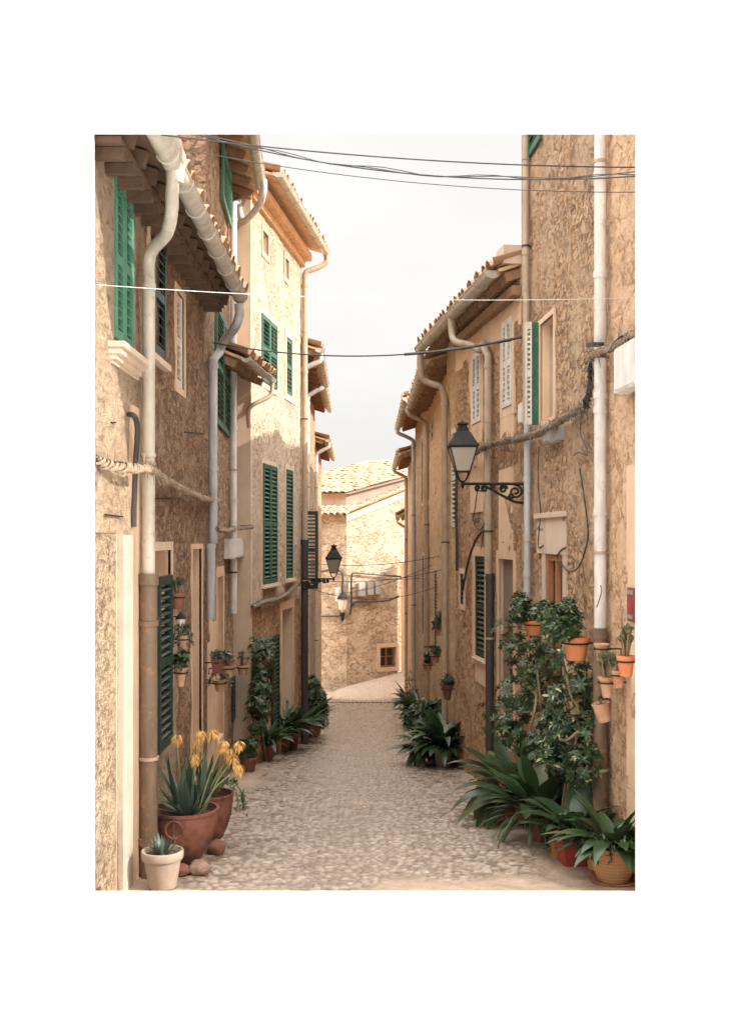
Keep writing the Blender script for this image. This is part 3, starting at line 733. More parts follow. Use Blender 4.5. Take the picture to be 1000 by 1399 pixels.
R4 = lesser(FR4, 3.0, 2.92, .42, 'tall narrow house fourth on the right, its white soffit jutting into the sky', M['L4'], soffit='wood_lt', rp=5.7, pmat='pipe_grey', wins=(((2.,2.5,.8,2.3),'green_dk'),((1.5,2.2,-2.2,-.4),'green_dk')))
R5 = lesser(FR5, 2.3, 2.25, .38, 'fifth house on the right, warm ochre wall ending in a small tiled eave', M['R3'], rp=5.2, pmat='pipe_tan')
R6 = lesser(FR6, .75, .70, .30, 'low last house on the right whose tiled roof slopes down to the street', M['R3'], rp=4.4, pmat='pipe_tan', slope=30, depth=3.)

# ---------------- house closing the street
FF1 = Fac((-.75, 40.2), (4.6, 42.6), -1)     # lit gable, turned to the right
if FF1.n.y > 0: FF1.n = -FF1.n
FF0 = Fac((-4.2, 41.4), (-.75, 40.2), -1)
if FF0.n.y > 0: FF0.n = -FF0.n
e = thing('stone_house', (0, 40.5, gz(40)), 'wide rubble stone house closing the end of the street under pale tiled roofs', 'house')
class FH: pass
def farwall(F, zt0, zt1, name, mat, opens=(), zb=-7.):
    f = FH(); f.F = F; f.e = e; f.open = []; f.depth = .3
    return f
def poly_wall(F, pts, th, mat, name, sub=None):
    mb = MB(); n = len(pts)
    a = [F.P(u, 0, z) for u, z in pts]; b = [F.P(u, -th, z) for u, z in pts]
    mb.add(a+b, [tuple(range(n)), tuple(range(2*n-1, n-1, -1))] + [(i, i+n, (i+1) % n+n, (i+1) % n) for i in range(n)], 0)
    return mb.build(name, mat, e)
LL = FF1.L
def fz(py, Y=40.5): return (HZ-py)/F0*Y
# gable wall with the window hole: pieces round the opening
u0 = FF1.hit(519)[0]; u1 = FF1.hit(541)[0]; zw0, zw1 = fz(912,41), fz(884,41)
poly_wall(FF1, [(0,-7.5),(u0,-7.5),(u0,fz(690)+ .0),(0,fz(704))], .4, M['far'], 'gable_wall')
top = lambda u: fz(704) + (u/LL)*(fz(640)-fz(704))*1.25
poly_wall(FF1, [(u0,-7.5),(u1,-7.5),(u1,zw0),(u0,zw0)], .4, M['far'], 'gable_wall')
poly_wall(FF1, [(u0,zw1),(u1,zw1),(u1,top(u1)),(u0,top(u0))], .4, M['far'], 'gable_wall')
poly_wall(FF1, [(u1,-7.5),(LL,-7.5),(LL,top(LL)),(u1,top(u1))], .4, M['far'], 'gable_wall')
poly_wall(FF0, [(0,-7.5),(FF0.L,-7.5),(FF0.L,fz(704)),(0,fz(704))], .4, M['far'], 'front_wall')
mb = MB(); F = FF1; d = -.25
mb.box(F.P(u0,d,zw0), F.t*(u1-u0), F.n*.02, V((0,0,zw1-zw0)), 0)
for (a, w, z, hh) in ((u0,.07,zw0,zw1-zw0),(u1-.07,.07,zw0,zw1-zw0),((u0+u1)/2-.03,.06,zw0,zw1-zw0),(u0,u1-u0,zw0,.07),(u0,u1-u0,zw1-.07,.07),(u0,u1-u0,(zw0+zw1)/2,.04)):
    mb.box(F.P(a,d+.02+random.random()*.004,z), F.t*w, F.n*.05, V((0,0,hh)), 1)
w_ = mb.build('window', [M['glass'], M['wood_o']], e)
mb = MB(); sw = .14
mb.box(F.P(u0-sw,-.03,zw0-sw), F.t*sw, F.n*.08, V((0,0,zw1-zw0+2*sw))); mb.box(F.P(u1,-.03,zw0-sw), F.t*sw, F.n*.08, V((0,0,zw1-zw0+2*sw)))
mb.box(F.P(u0,-.03,zw1), F.t*(u1-u0), F.n*.078, V((0,0,sw))); mb.box(F.P(u0,-.03,zw0-sw), F.t*(u1-u0), F.n*.078, V((0,0,sw)))
mb.build('surround', M['pl_pale'], w_)
# white bands following the rakes
def rake(F, ua, za, ub, zb_, w, th, d, mat, name):
    mb = MB(); a, b = F.P(ua,d,za), F.P(ub,d,zb_); mb.box(a, b-a, F.n*th, V((0,0,w))); return mb.build(name, mat, e)
rake(FF1, -.02, fz(713), LL, top(LL)-.25, .25, .05, .0, M['pl_pale'], 'rake_band')
mb = MB(); a = FF1.P(-.05,.08,fz(705)); b = FF1.P(LL,.08,top(LL)); d_ = (b-a)
tiles_mb(mb, a, (-FF1.n), d_, 1.6, int(d_.length/.36), pitch=.23, r=.11); mb.build('roof_tiles', M['tile_pale'], e)
mb = MB(); tiles_mb(mb, FF0.P(-.1,.35,fz(704)-.05), FF0.t, -FF0.n*.95+V((0,0,.3)), FF0.L+.2, 3, pitch=.25, r=.115); mb.build('roof_tiles', M['tile'], e)
# upper storey, set back
UP0 = Fac((-4.6, 42.2), (-.78, 41.2), -1); UP0.n = -UP0.n if UP0.n.y > 0 else UP0.n
UP1 = Fac((-.78, 41.2), (4.4, 43.4), -1); UP1.n = -UP1.n if UP1.n.y > 0 else UP1.n
poly_wall(UP0, [(0,0),(UP0.L,0),(UP0.L,fz(673,41.4)),(0,fz(673,41.4))], .3, M['pl_grey'], 'upper_wall')
uz = lambda u: fz(676,41.2)+u*.262-.02
poly_wall(UP1, [(0,-.5),(UP1.L,-.5),(UP1.L,uz(UP1.L)),(0,uz(0))], .3, M['pl_white'], 'upper_wall')
a = UP0.P(-.2,.25,fz(676,41.2)); eL = UP0.L+.25
upv = UP1.t*1. + V((0,0,.27)); upn = upv.normalized()
mb = MB(); mb.box(a, UP0.t*eL, upn*5.6, V((0,0,.05))); mb.build('roof_boards', M['wood'], e)
mb = MB(); tiles_mb(mb, a+V((0,0,.06)), UP0.t, upv, eL, 15, pitch=.25, r=.115, wild=2.2); mb.build('roof_tiles', M['tile_pale'], e)

# ------------------------------------------------------------------ street
def build_street():
    Ys = [6.36]
    while Ys[-1] < 41.5: Ys.append(Ys[-1] + max(.0165, Ys[-1]**2/2395*.40))
    Ys = np.array(Ys); Xs = np.arange(-2.3, 2.6, .0155)
    X, Y = np.meshgrid(Xs, Ys)
    rng = np.random.default_rng(3); G = 700
    jx = rng.random((G, G)); jy = rng.random((G, G)); jc = rng.random((G, G)); jw = rng.random((G,G))
    sx, sy = .070, .060
    wx = np.interp(Y[:,0], Ys, np.sin(Ys*1.3)*.03)
    cx = (X + wx[:,None] + 3)/sx; cy = (Y + .05*np.sin(X*2.1) + .03*np.sin(X*5.+Y))/sy
    ix = np.floor(cx).astype(int); iy = np.floor(cy).astype(int)
    f1 = np.full(X.shape, 9.); f2 = np.full(X.shape, 9.); cid = np.zeros(X.shape)
    for a in (-1,0,1):
        for b in (-1,0,1):
            gx, gy = ix+a, iy+b
            qx = gx + jx[gx % G, gy % G]; qy = gy + .05 + .9*jy[gx % G, gy % G]
            d = np.hypot(cx-qx, cy-qy)
            n1 = d < f1
            f2 = np.where(n1, f1, np.minimum(f2, d)); cid = np.where(n1, jc[gx % G, gy % G], cid); f1 = np.minimum(f1, d)
    edge = f2-f1
    s = np.clip(edge/.35, 0, 1); s = s*s*(3-2*s)
    # setts down the middle, smoother trodden concrete at the sides
    off = -.08 + .06*np.sin(Y*.6) ; half = 1.32 + .12*np.sin(Y*1.7+1) + .08*np.sin(Y*4.1+X*3)
    side = np.clip((np.abs(X-off)-half)/.22, 0, 1)
    near = np.clip((7.55 + .2*np.sin(X*2.3) + .12*np.sin(X*7.) - Y)/.25, 0, 1); side = np.maximum(side, near)
    big = .012*np.sin(X*1.9+Y*.7)+.01*np.sin(Y*2.3)
    h = (s*(.006 + .010*cid))*(1-side*.92) + big
    Z = gz(Y) + h - .02*np.exp(-((X-off)/.5)**2)
    t = np.clip((Y-33.5)/6.5, 0, 1); Z = Z + .80*np.clip((X+1.2)/2.9, 0, 1)**.8*t*t*(3-2*t) + .02*np.sin(X*7)*np.sin(Y*3.)*t; side = np.maximum(side, np.clip(t*4, 0, .7))
    nx, ny = len(Xs), len(Ys)
    vs = np.stack([X, Y, Z], -1).reshape(-1, 3)
    i = np.arange(ny-1)[:,None]*nx + np.arange(nx-1)[None]
    fs = np.stack([i, i+1, i+1+nx, i+nx], -1).reshape(-1, 4)
    me = bpy.data.meshes.new('street'); me.from_pydata(vs.tolist(), [], fs.tolist())
    for nm, arr in (('gap', 1-s), ('cell', cid), ('side', side)):
        at = me.attributes.new(nm, 'FLOAT', 'POINT'); at.data.foreach_set('value', arr.astype(np.float32).ravel())
    me.polygons.foreach_set('use_smooth', [True]*len(me.polygons)); me.update()
    t = NT('stone_setts'); o = t.obj()
    A = lambda n: t.n('ShaderNodeAttribute', attribute_name=n).outputs['Fac']
    gap, cell, sd = A('gap'), A('cell'), A('side')
    nb = t.noise(o, 1.1, 5., .6).outputs['Fac']; nf = t.noise(o, 45., 5., .7).outputs['Fac']; nm = t.noise(o, 7., 6., .65).outputs['Fac']
    st = t.mix(cell, (.25,.185,.14), (.56,.44,.35)); st = t.mix(t.rng(nm, .3, .7, 0., .5), st, (.27,.21,.16))
    st = t.mix(t.math('MULTIPLY', gap, .95), st, (.15,.11,.08))
    cc = t.mix(t.rng(nm, .3, .7), (.32,.235,.165), (.52,.39,.28)); cc = t.mix(t.rng(nf, .45, .75, 0., .4), cc, (.16,.12,.085))
    c = t.mix(sd, st, cc); c = t.mix(t.rng(nb, .45, .7, 0., .3), c, (.20,.15,.11))
    rr = t.mix(sd, t.mix(cell, (.12,)*3, (.38,)*3), (.7,)*3)
    rs = t.n('ShaderNodeSeparateColor'); t.set(rs.inputs[0], rr)
    me.materials.append(t.done(c, t.math('ADD', rs.outputs[0], t.math('MULTIPLY', nf, .15)), t.bump(t.math('ADD', nm, t.math('MULTIPLY', nf, .5)), .5, .012)))
    ob = bpy.data.objects.new('street', me); col.objects.link(ob)
    tag(ob, 'cobbled alley running downhill between the houses, worn shiny along its middle', kind='structure')
build_street()
mb = MB(); xs = [-120, -2.2, 2.5, 120]; ys = [6.38, 41, 200]
for i in range(3):
    for j in range(2):
        q = [(xs[i],ys[j]),(xs[i+1],ys[j]),(xs[i+1],ys[j+1]),(xs[i],ys[j+1])]
        mb.add([V((x,y,gz(min(y,41))-.08)) for x,y in q], [(0,1,2,3)])
g_ = mb.build('ground', M['pl_warm']); tag(g_, kind='structure')
mb = MB()  # mostly hidden low wall, added to shade the front of the far house
for i in range(12):
    mb.box(V((1.37, 38.3+i*.22, -7.)), V((.32,0,0)), V((0,.215,0)), V((0,0,6.-.03*random.random()+(.12 if i%3 else .0))))
solo(mb, 'shade_wall', M['R3'], (1.5,39.2,gz(39)), 'low wall added to shade the house closing the street', 'wall')
# drain line across the street
mb = MB(); Yd = 31.5
for i in range(24):
    x0 = -1.4+i*.12; mb.box(V((x0, Yd, gz(Yd)+.01)), V((.10,0,0)), V((0,.09,-.009)), V((0,0,.025)))
solo(mb, 'drain_channel', M['pipe_dk'], (0,Yd,gz(Yd)), 'dark drain line crossing the far end of the cobbled street', 'drain')

# ------------------------------------------------------------------ plants and pots
def rnd(a, b): return random.uniform(a, b)
def sph():
    while True:
        v = V((rnd(-1,1), rnd(-1,1), rnd(-1,1)))
        if .05 < v.length < 1: return v
def cluster_foliage(mb, blobs, n, size, leafn=6, W=.38, mi=0, droop=.4, spread=1., gate=-.1):
    """blobs: list of (centre, radii). leaf rosettes filling the crown, thicker towards its skin"""
    tot = sum(b[1][0]*b[1][1]*b[1][2] for b in blobs)
    for c, rad in blobs:
        k = max(3, int(n*rad[0]*rad[1]*rad[2]/tot))
        for _ in range(k):
            v = sph(); v = v.normalized()*(v.length**.45)
            if noise.noise((V(c)+V((v.x*rad[0],v.y*rad[1],v.z*rad[2])))*5.) < gate: continue
            p = V(c) + V((v.x*rad[0], v.y*rad[1], v.z*rad[2]))
            ax = (v + V((0,0,.55)) + sph()*.5).normalized()
            o1 = ax.orthogonal().normalized(); o2 = ax.cross(o1)
            ph = rnd(0, 6.28); s = size*rnd(.65, 1.25)
            for j in range(leafn):
                a = ph + 6.283*j/leafn + rnd(-.2,.2)
                d = (o1*math.cos(a)+o2*math.sin(a))*spread + ax*rnd(.1,.6)
                mb.leaf(p, d, ax, s*rnd(.8,1.15), s*W, droop, 3, mi, .3)
def strap_leaves(mb, c, n, L, W, lean=(.2,.9), bend=(.6,1.9), mi=0, zr=None, az=None, petiole=.25):
    for i in range(n):
        a = (2*math.pi*i*.618 + rnd(-.3,.3)) if az is None else rnd(*az)
        el = rnd(*lean); d = V((math.cos(a)*math.sin(el), math.sin(a)*math.sin(el), math.cos(el)))
        up = V((-math.cos(a)*math.cos(el), -math.sin(a)*math.cos(el), math.sin(el)))*1.
        l = L*rnd(.65, 1.15)
        b = V(c) + V((math.cos(a),math.sin(a),0))*rnd(.0,.05)
        pr = lambda t: .10 if t < petiole*.6 else max(.02, math.sin(math.pi*min(1,(t-petiole*.6)/(1-petiole*.6))**.8))
        mb.leaf(b, d, up, l, W*rnd(.7,1.15), rnd(*bend), 9, mi, .22, pr)
def pot_mb(kind, r, h):
    mb = MB(); seg = 32
    if kind == 'round':      # classic flower pot with a thick rim
        pr = [(0,0),(r*.66,0),(r*.70,h*.03),(r*.90,h*.74),(r*.91,h*.76),(r*1.0,h*.77),(r*1.03,h*.80),(r*1.05,h*.97),(r*1.02,h),(r*.93,h),(r*.90,h*.95),(r*.86,h*.86),(0,h*.86)]
    elif kind == 'plain':
        pr = [(0,0),(r*.68,0),(r*.72,h*.02),(r*.96,h*.93),(r*1.02,h*.94),(r*1.03,h*.99),(r*.98,h),(r*.92,h*.99),(r*.86,h*.86),(0,h*.86)]
    elif kind == 'bowl':     # cauldron, round bottomed
        pr = [(0,0),(r*.30,.0),(r*.34,h*.03)] + [(r*(.34+.66*math.sin(math.pi/2*t)**.9), h*(.05+.88*t**1.25)) for t in [i/10 for i in range(1,11)]] + [(r*1.04,h*.95),(r*1.05,h),(r*.97,h),(r*.95,h*.93),(r*.9,h*.86),(0,h*.86)]
    elif kind == 'belly':    # wide ridged planter
        pr = [(0,0),(r*.60,0),(r*.66,h*.04)] + [(r*(.66+.34*math.sin(math.pi/2*t)), h*(.05+.80*t)) for t in [i/8 for i in range(1,9)]] + [(r*1.07,h*.88),(r*1.08,h*.98),(r*1.03,h),(r*.95,h*.98),(r*.92,h*.86),(0,h*.86)]
    elif kind == 'scallop':
        w = lambda a, z: .07*math.sin(a*6)*max(0,(z/h-.7)/.3)
        pr = [(0,0),(r*.45,0),(r*.5,h*.03),(r*.72,h*.6),(r*.80,h*.8),(r*1.0,h*.93),(r*1.1,h),(r*1.02,h*1.01),(r*.86,h*.9),(r*.75,h*.84),(0,h*.84)]
        mb.lathe(pr, seg, wob=w); return mb
    elif kind == 'box':      # square tapered
        for k in (0,):
            a, b = r*.74, r
            vs = []
            for (q, z) in ((a,0),(b,h*.86),(b*1.08,h*.86),(b*1.10,h),(b*.98,h),(b*.92,h*.84)):
                vs += [V((-q,-q,z)),V((q,-q,z)),V((q,q,z)),V((-q,q,z))]
            fs = [(3,2,1,0)]
            for i in range(5): fs += [(4*i+k, 4*i+(k+1)%4, 4*i+4+(k+1)%4, 4*i+4+k) for k in range(4)]
            fs.append((20,21,22,23)); mb.add(vs, fs)
        return mb
    w = lambda a, z: .012*math.sin(a*2+1)+.008*math.sin(a*5)
    mb.lathe(pr, seg, wob=w); return mb

def potted(pos, kind, r, h, pmat, label, plant=None, group=None, tilt=0, cat='potted plant', saucer=False, name='potted_plant', bracket=None, rz=0):
    """pos: base centre (bottom of the pot)"""
    e = thing(name, pos, label, cat, group, rz, local=True)
    if tilt: e.rotation_euler = (0, tilt, rz)
    p = pot_mb(kind, r, h).build('pot', M[pmat], e)
    sb = MB(); sb.lathe([(0,h*.90),(r*.5,h*.905),(r*.86,h*.875)], 20) if kind != 'box' else sb.box(V((-r*.9,-r*.9,h*.85)), V((r*1.8,0,0)), V((0,r*1.8,0)), V((0,0,h*.03)))
    sb.build('soil', M['soil'], p)
    if saucer:
        s = MB(); s.lathe([(0,.0),(r*.9,.0),(r*1.08,.03),(r*1.05,.032),(r*.88,.008),(0,.008)], 30, (0,0,-.01)); s.build('saucer', M['terra'], e)
    if bracket is not None:        # iron ring holding the pot on the wall
        b = MB(); d = V(bracket)
        ring = [V((math.cos(a)*r*.98, math.sin(a)*r*.98, h*.72)) for a in [i*math.pi/12 for i in range(25)]]
        b.tube(ring, .006, 5, cap=False); b.tube([d.normalized()*r*.95+V((0,0,h*.72)), d+V((0,0,h*.72)), d+V((0,0,h*.2))], .007, 5)
        b.build('wall_hook', M['iron'], e)
    if plant: plant(e, r, h)
    return e

# plant makers --------------------------------------------------------
def shrub(size=.05, n=120, w=1.5, ht=1.6, mat='leaf', leafn=6, W=.38, off=(0,0), cats=1):
    def f(e, r, h):
        m = MB(); rr = r*w; H = h*0 + r*ht
        bl = []
        for k in range(8):
            a = rnd(0,6.28); q = rr*rnd(.15,.8); f_ = rnd(.28,.5)
            bl.append((V((off[0]+math.cos(a)*q, off[1]+math.sin(a)*q, h+H*rnd(.12,.85))), (rr*f_, rr*f_, H*f_*.62)))
        cluster_foliage(m, bl, int(n*1.3), size, leafn, W, gate=-.35)
        st = MB()
        for k in range(7):
            a = rnd(0,6.28); q = V((off[0]+math.cos(a)*rr*.4, off[1]+math.sin(a)*rr*.4, h+H*.55))
            st.tube(smooth([V((0,0,h*.85)), q*.4+V((0,0,h*.55)), q], 3), .005, 5)
        st.build('stems', M['stem'], e); m.build('foliage', M[mat], e)
    return f
def straps(n=22, L=.5, W=.07, mat='leaf_b', lean=(.15,.9), bend=(.6,1.8), petiole=.3, az=None):
    def f(e, r, h):
        m = MB(); strap_leaves(m, (0,0,h*.85), n, L, W, lean, bend, petiole=petiole, az=az); m.build('foliage', M[mat], e)
    return f
def succulent(n=14, size=.045, H=.12, mat='leaf_s'):
    def f(e, r, h):
        m = MB(); st = MB()
        for i in range(n):
            a = rnd(0,6.28); q = V((math.cos(a)*r*rnd(.1,.95), math.sin(a)*r*rnd(.1,.95), h+H*rnd(.4,1.1)))
            st.tube([V((q.x*.3,q.y*.3,h*.85)), q], .005, 5)
            for j in range(8):
                b = rnd(0,6.28); m.leaf(q, V((math.cos(b),math.sin(b),rnd(.2,1.4))), V((0,0,1)), size*rnd(.7,1.1), size*.42, -.4, 3, 0, .4)
        st.build('stems', M['stem'], e); m.build('foliage', M[mat], e)
    return f
def aloe(n=20, L=.22, W=.035, mat='leaf_a'):
    def f(e, r, h):
        m = MB(); strap_leaves(m, (0,0,h*.84), n, L, W, (.15,1.1), (-.7,.5), petiole=0); m.build('foliage', M[mat], e)
    return f
def trailing(n=16, L=.3, size=.035, mat='leaf_m', up=.12):
    def f(e, r, h):
        m = MB(); st = MB()
        for i in range(n):
            a = rnd(0,6.28); pts = []
            d = V((math.cos(a),math.sin(a),0)); LL = L*rnd(.5,1.1)
            for k in range(6):
                t = k/5; pts.append(d*(r*.4+r*1.1*min(1,t*1.6)) + V((0,0,h + up*math.sin(min(1,t*2)*math.pi/1.2) - LL*t*t)))
            st.tube(pts, .003, 4)
            for p in pts[1:]:
                for _ in range(5): m.leaf(p+sph()*.02, sph()+V((0,0,.3)), V((0,0,1)), size*rnd(.7,1.2), size*.5, .3, 2)
        st.build('stems', M['stem_g'], e); m.build('foliage', M[mat], e)
    return f
def both(*fs):
    def f(e, r, h):
        for g in fs: g(e, r, h)
    return f

GL = 'potted plants along the left wall'; GR = 'potted plants along the right wall'
WL = 'wall pots on the left houses'; WR = 'terracotta pots hung on the right wall'
def gp(px, py):          # point of the street seen at px,py (base of a pot)
    Y = 2395/(py-885); return V(((px-500)/F0*Y, Y, gz(Y)+.012))
def pr(px, py, w, h):    # radius, height in metres of a pot standing at py
    Y = 2395/(py-885); return w/2*Y/F0, h*Y/F0
# --- left ground
p = gp(226, 1213); 
p = V((-1.405, 7.26, gz(7.26)+.015))
potted(p, 'round', .138, .255, 'cream_pot', 'cream clay flower pot with small aloe, front left corner by the rusty pipe', aloe(22,.17,.03,'leaf_a'), GL)
def big_aloe(e, r, h):
    m = MB(); strap_leaves(m, (0.03,0,h*.84), 26, .36, .05, (.1,1.15), (-.6,.6), petiole=0)
    for c in ((-.05,.05,h),( .12,.08,h)): strap_leaves(m, c, 12, .42, .045, (.1,.5), (-.3,.3), petiole=0)
    m.build('foliage', M['leaf_a'], e)
    tw = MB()
    for (dx, dy, hh, lx) in ((-.04,.05,.52,-.03),(.02,.1,.47,.06),(.06,0,.56,.06),(.10,.1,.55,.10),(.14,.02,.48,.15),(.16,.1,.46,.24),(.06,0,.38,.02),(.18,.05,.36,.18),(.2,.1,.40,.12),(.15,.0,.30,.26)):
        top = V((dx+lx,dy,h+hh)); st = smooth([V((dx*.6,dy*.6,h*.8)), V((dx+.5*lx*.6,dy,h+hh*.5)), top], 5)
        sb = MB(); sb.tube(st, .006, 6)
        sb.build('flower_stalk', M['stem_g'], e)
        fb = MB()
        for k in range(90):
            t = rnd(0,1); q = top + V((0,0,-.05*t+.025)); a = rnd(0,6.28)
            fb.leaf(q, V((math.cos(a),math.sin(a),rnd(-.3,.35)+(1-t)*.6)), V((0,0,1)), rnd(.045,.08), .0085, 1.7, 4, 0, .5)
        fb.build('flower_head', M['flower'], e)
p = gp(255, 1186); 
potted(V((-1.375, 7.98, gz(7.98)+.02)), 'bowl', .245, .43, 'rust_pot', 'big rust-red cauldron planter with yellow-orange aloe flowers and a ring handle', big_aloe, GL, name='cauldron_planter', cat='planter')
cq = V((-1.315, 7.98, gz(7.98)+.02))
e_ = [o for o in col.objects if o.name.startswith('cauldron_planter')][0]
rb = MB(); c0 = V((-.035,-.25,.335)); rb.tube([c0+V((math.cos(a)*.062, -.012, math.sin(a)*.062)) for a in [i*math.pi/12 for i in range(25)]], .008, 6, cap=False)
rb.tube([c0+V((0,-.012,.06)), c0+V((0,-.012,-.055))], .007, 6); rb.tube([c0+V((0,.03,.062)), c0+V((0,-.02,.062))], .011, 6)
rb.build('ring_handle', M['rust_pot'], e_)
potted(V((-1.31, 8.75, gz(8.75)+.02)), 'bowl', .20, .44, 'rust_pot', 'second rust-brown bowl planter behind the cauldron, feathery green shrub in it', both(straps(24,.42,.03,'leaf_m',(.1,.8),(.2,1.)), trailing(14,.25,.04,'leaf_m')), GL, name='bowl_planter', cat='planter')
def rock(pos, r, label, mat='rock', sq=.8):
    m = bpy.data.meshes.new('rock'); import bmesh
    bm = bmesh.new(); bmesh.ops.create_icosphere(bm, subdivisions=4, radius=1)
    sd = rnd(0,50)
    for v in bm.verts:
        q = v.co.copy(); v.co = q*(1+.22*noise.noise(q*1.3+V((sd,0,0)))+.05*noise.noise(q*5+V((sd,0,0)))); v.co.x *= r*1.05; v.co.y *= r; v.co.z *= r*sq
    bm.to_mesh(m); bm.free(); m.materials.append(M[mat]); m.polygons.foreach_set('use_smooth', [True]*len(m.polygons))
    o = bpy.data.objects.new('rock', m); col.objects.link(o); o.location = V(pos)+V((0,0,r*sq*.8)); tag(o, label, 'rock')
rock(V((-1.215, 7.72, gz(7.72))), .075, 'rounded tan rock leaning at the foot of the cauldron planter')
rock(V((-1.345, 7.70, gz(7.70))), .062, 'dark small rock wedged between the cream pot and the cauldron', 'terra_d', .75)
rock(V((-1.21, 8.45, gz(8.45))), .075, 'dark stone wedged behind the cauldron, under the second bowl planter', 'terra_d', .9)
def mk(px, py, w, hp, kind, mat, label, plant, grp, **k):
    p = gp(px, py); r, h = pr(px, py, w, hp); return potted(p, kind, r, h, mat, label, plant, grp, **k)
mk(339,1056,24,21,'round','terra_d','dark red pot with small round-leaved bush, first past the aloe planters on the left', shrub(.055,190,1.55,2.9,'leaf_m',5,.5), GL)
mk(364,1040,24,22,'round','terra_d','brown clay pot with pale-striped leaves beside the green bush, below the tall climber', straps(63,0.47,0.089,'leaf_v',(.1,0.68),(.6,1.67)), GL)
mk(375,1031,20,20,'plain','terra','worn clay pot half hidden behind the brown one on the left, arching leaves', straps(48,0.50,0.089,'leaf_m',(.1,0.68),(.6,1.67)), GL)
mk(387,1028,20,24,'plain','terra_d','dark pot of dense strap leaves, midway along the left pots', straps(63,0.59,0.096,'leaf_b',(.1,0.68),(.6,1.67)), GL)
mk(400,1024,18,22,'round','terra_d','dark pot of long glossy leaves under the doorway of the pale house', straps(67,0.66,0.105,'leaf_b',(.1,0.75),(.6,1.67)), GL)
mk(415,1014,16,16,'round','terra','reddish pot with leafy plant just past the doorway on the left', straps(55,0.59,0.105,'leaf_b',(.1,0.68),(.6,1.50)), GL)
mk(424,1008,14,16,'plain','terra_d','small dark pot of upright leaves near the dark downpipe foot', straps(55,0.68,0.105,'leaf',(.1,0.54),(.4,1.32)), GL)
mk(432,1006,15,18,'round','terra','farthest clay pot of the left row, under the tall dark hedge plant', shrub(.09,220,3.0,8.5,'leaf',5,.4), GL)
mk(437,985,10,12,'round','terra_d','small far pot with dark foliage at the end of the left row', shrub(.08,160,3.0,7,'leaf',5,.4), GL)
# climbing bushes
def bush(name, base, blobs, trunks, n, size, mat, label, leafn=6, W=.36, cat='shrub', trunk_r=.012):
    e = thing(name, base, label, cat)
    tb = MB()
    for t_ in trunks: tb.tube(smooth(t_, 5), trunk_r, 7)
    tb.build('trunk', M['stem'], e)
    m = MB(); cluster_foliage(m, blobs, n, size, leafn, W); m.build('foliage', M[mat], e)
    return e
b = V((-1.45, 15.3, gz(15.3)))
bush('climbing_plant', b, [(on(FL3,352,885,.12),(.12,.3,.25)),(on(FL3,360,915,.14),(.14,.5,.45)),(on(FL3,357,950,.16),(.16,.42,.4)),(on(FL3,367,895,.1),(.1,.25,.3)),(on(FL3,350,975,.2),(.16,.3,.3))],
     [[b, on(FL3,355,960,.1), on(FL3,358,900,.1)]], 1300, .055, 'leaf', 'tall dark climber on the pale house wall beside its green door', 5, .4)
# --- left wall pots
def wp(F, px, py, w, hp, kind, mat, label, plant, grp, d=.12, tilt=0, side=1):
    u, Y = F.hit(px, d); r, h = w/2*Y/F0, hp*Y/F0
    d = max(d, r+.02); u, Y = F.hit(px, d); pos = F.P(u, d, (HZ-py)/F0*Y)
    return potted(pos, kind, r, h, mat, label, plant, grp, tilt=tilt, bracket=(None if tilt else -F.n*d), name='wall_pot', cat='wall pot')
wp(FL1,243,832,20,22,'round','terra_d','dark clay wall pot highest on the left wall, above the little lantern', succulent(16,.05,.08,'leaf_g'), WL, d=.12)
wp(FL1,250,888,18,20,'plain','terra_p','pale clay wall pot just below the little wall lantern', trailing(10,.12,.04,'leaf_g',.08), WL, d=.13)
wp(FL1,247,938,19,26,'scallop','terra_p','scalloped clay wall pot lowest by the white post on the left, bushy plant in it', shrub(.05,60,1.7,2.2,'leaf_m',5,.45), WL, d=.14)
wp(FL2,297,920,15,20,'box','terra_d','square dark red wall pot beside the dark door recess on the left', shrub(.05,30,.9,1.2,'leaf_g',5,.45), WL, d=.14)
wp(FL2,300,945,20,16,'scallop','terra_p','dusty clay wall pot lowest on the brown rubble house', trailing(8,.1,.04,'leaf_g',.06), WL, d=.15)
wp(FL2,311,925,20,16,'plain','terra_p','wide pale wall pot holding pink flowers and pale leaves', both(shrub(.05,40,1.1,1.8,'leaf_g',5,.45), shrub(.04,20,.9,1.7,'pink',5,.6)), WL, d=.2)
wp(FL2,332,922,16,13,'round','terra_p','small rimmed wall pot in front of the white pipe foot, reddish sprigs', succulent(14,.05,.15,'leaf_s'), WL, d=.16)
# --- right wall pots
wp(FR1,730,868,28,20,'round','terra_o','orange wall pot with broad green shrub, left of the wooden window frame', shrub(.055,220,1.5,2.4,'leaf',6,.4,off=(-.12,0)), WR, d=.2)
wp(FR1,787,902,37,32,'round','terra_o','largest bright orange wall pot, bushy dark shrub overflowing, left of the brown pipe', shrub(.055,620,1.7,3.0,'leaf',6,.4,off=(-.12,0)), WR, d=.22)
wp(FR1,821.5,904,20,24,'scallop','terra_p','empty scalloped clay wall pot in front of the pipe joint', None, WR, d=.15)
wp(FR1,855,924,24,28,'round','terra_o','bright orange wall pot by the right edge with a jade plant', succulent(20,.055,.17,'leaf_s'), WR, d=.14)
wp(FR1,845,940,18,24,'round','terra','plain clay wall pot tucked under the jade plant pot', succulent(8,.04,.05,'leaf_s'), WR, d=.10)
wp(FR1,829,953,24,28,'scallop','terra_p','scalloped clay wall pot with grey-brown succulents', succulent(24,.06,.13,'leaf_s'), WR, d=.15)
wp(FR1,826,986,24,26,'plain','terra_p','tilted bare clay wall pot, lowest on the right wall', succulent(3,.035,.03,'leaf_m'), WR, d=.12, tilt=R(-13))
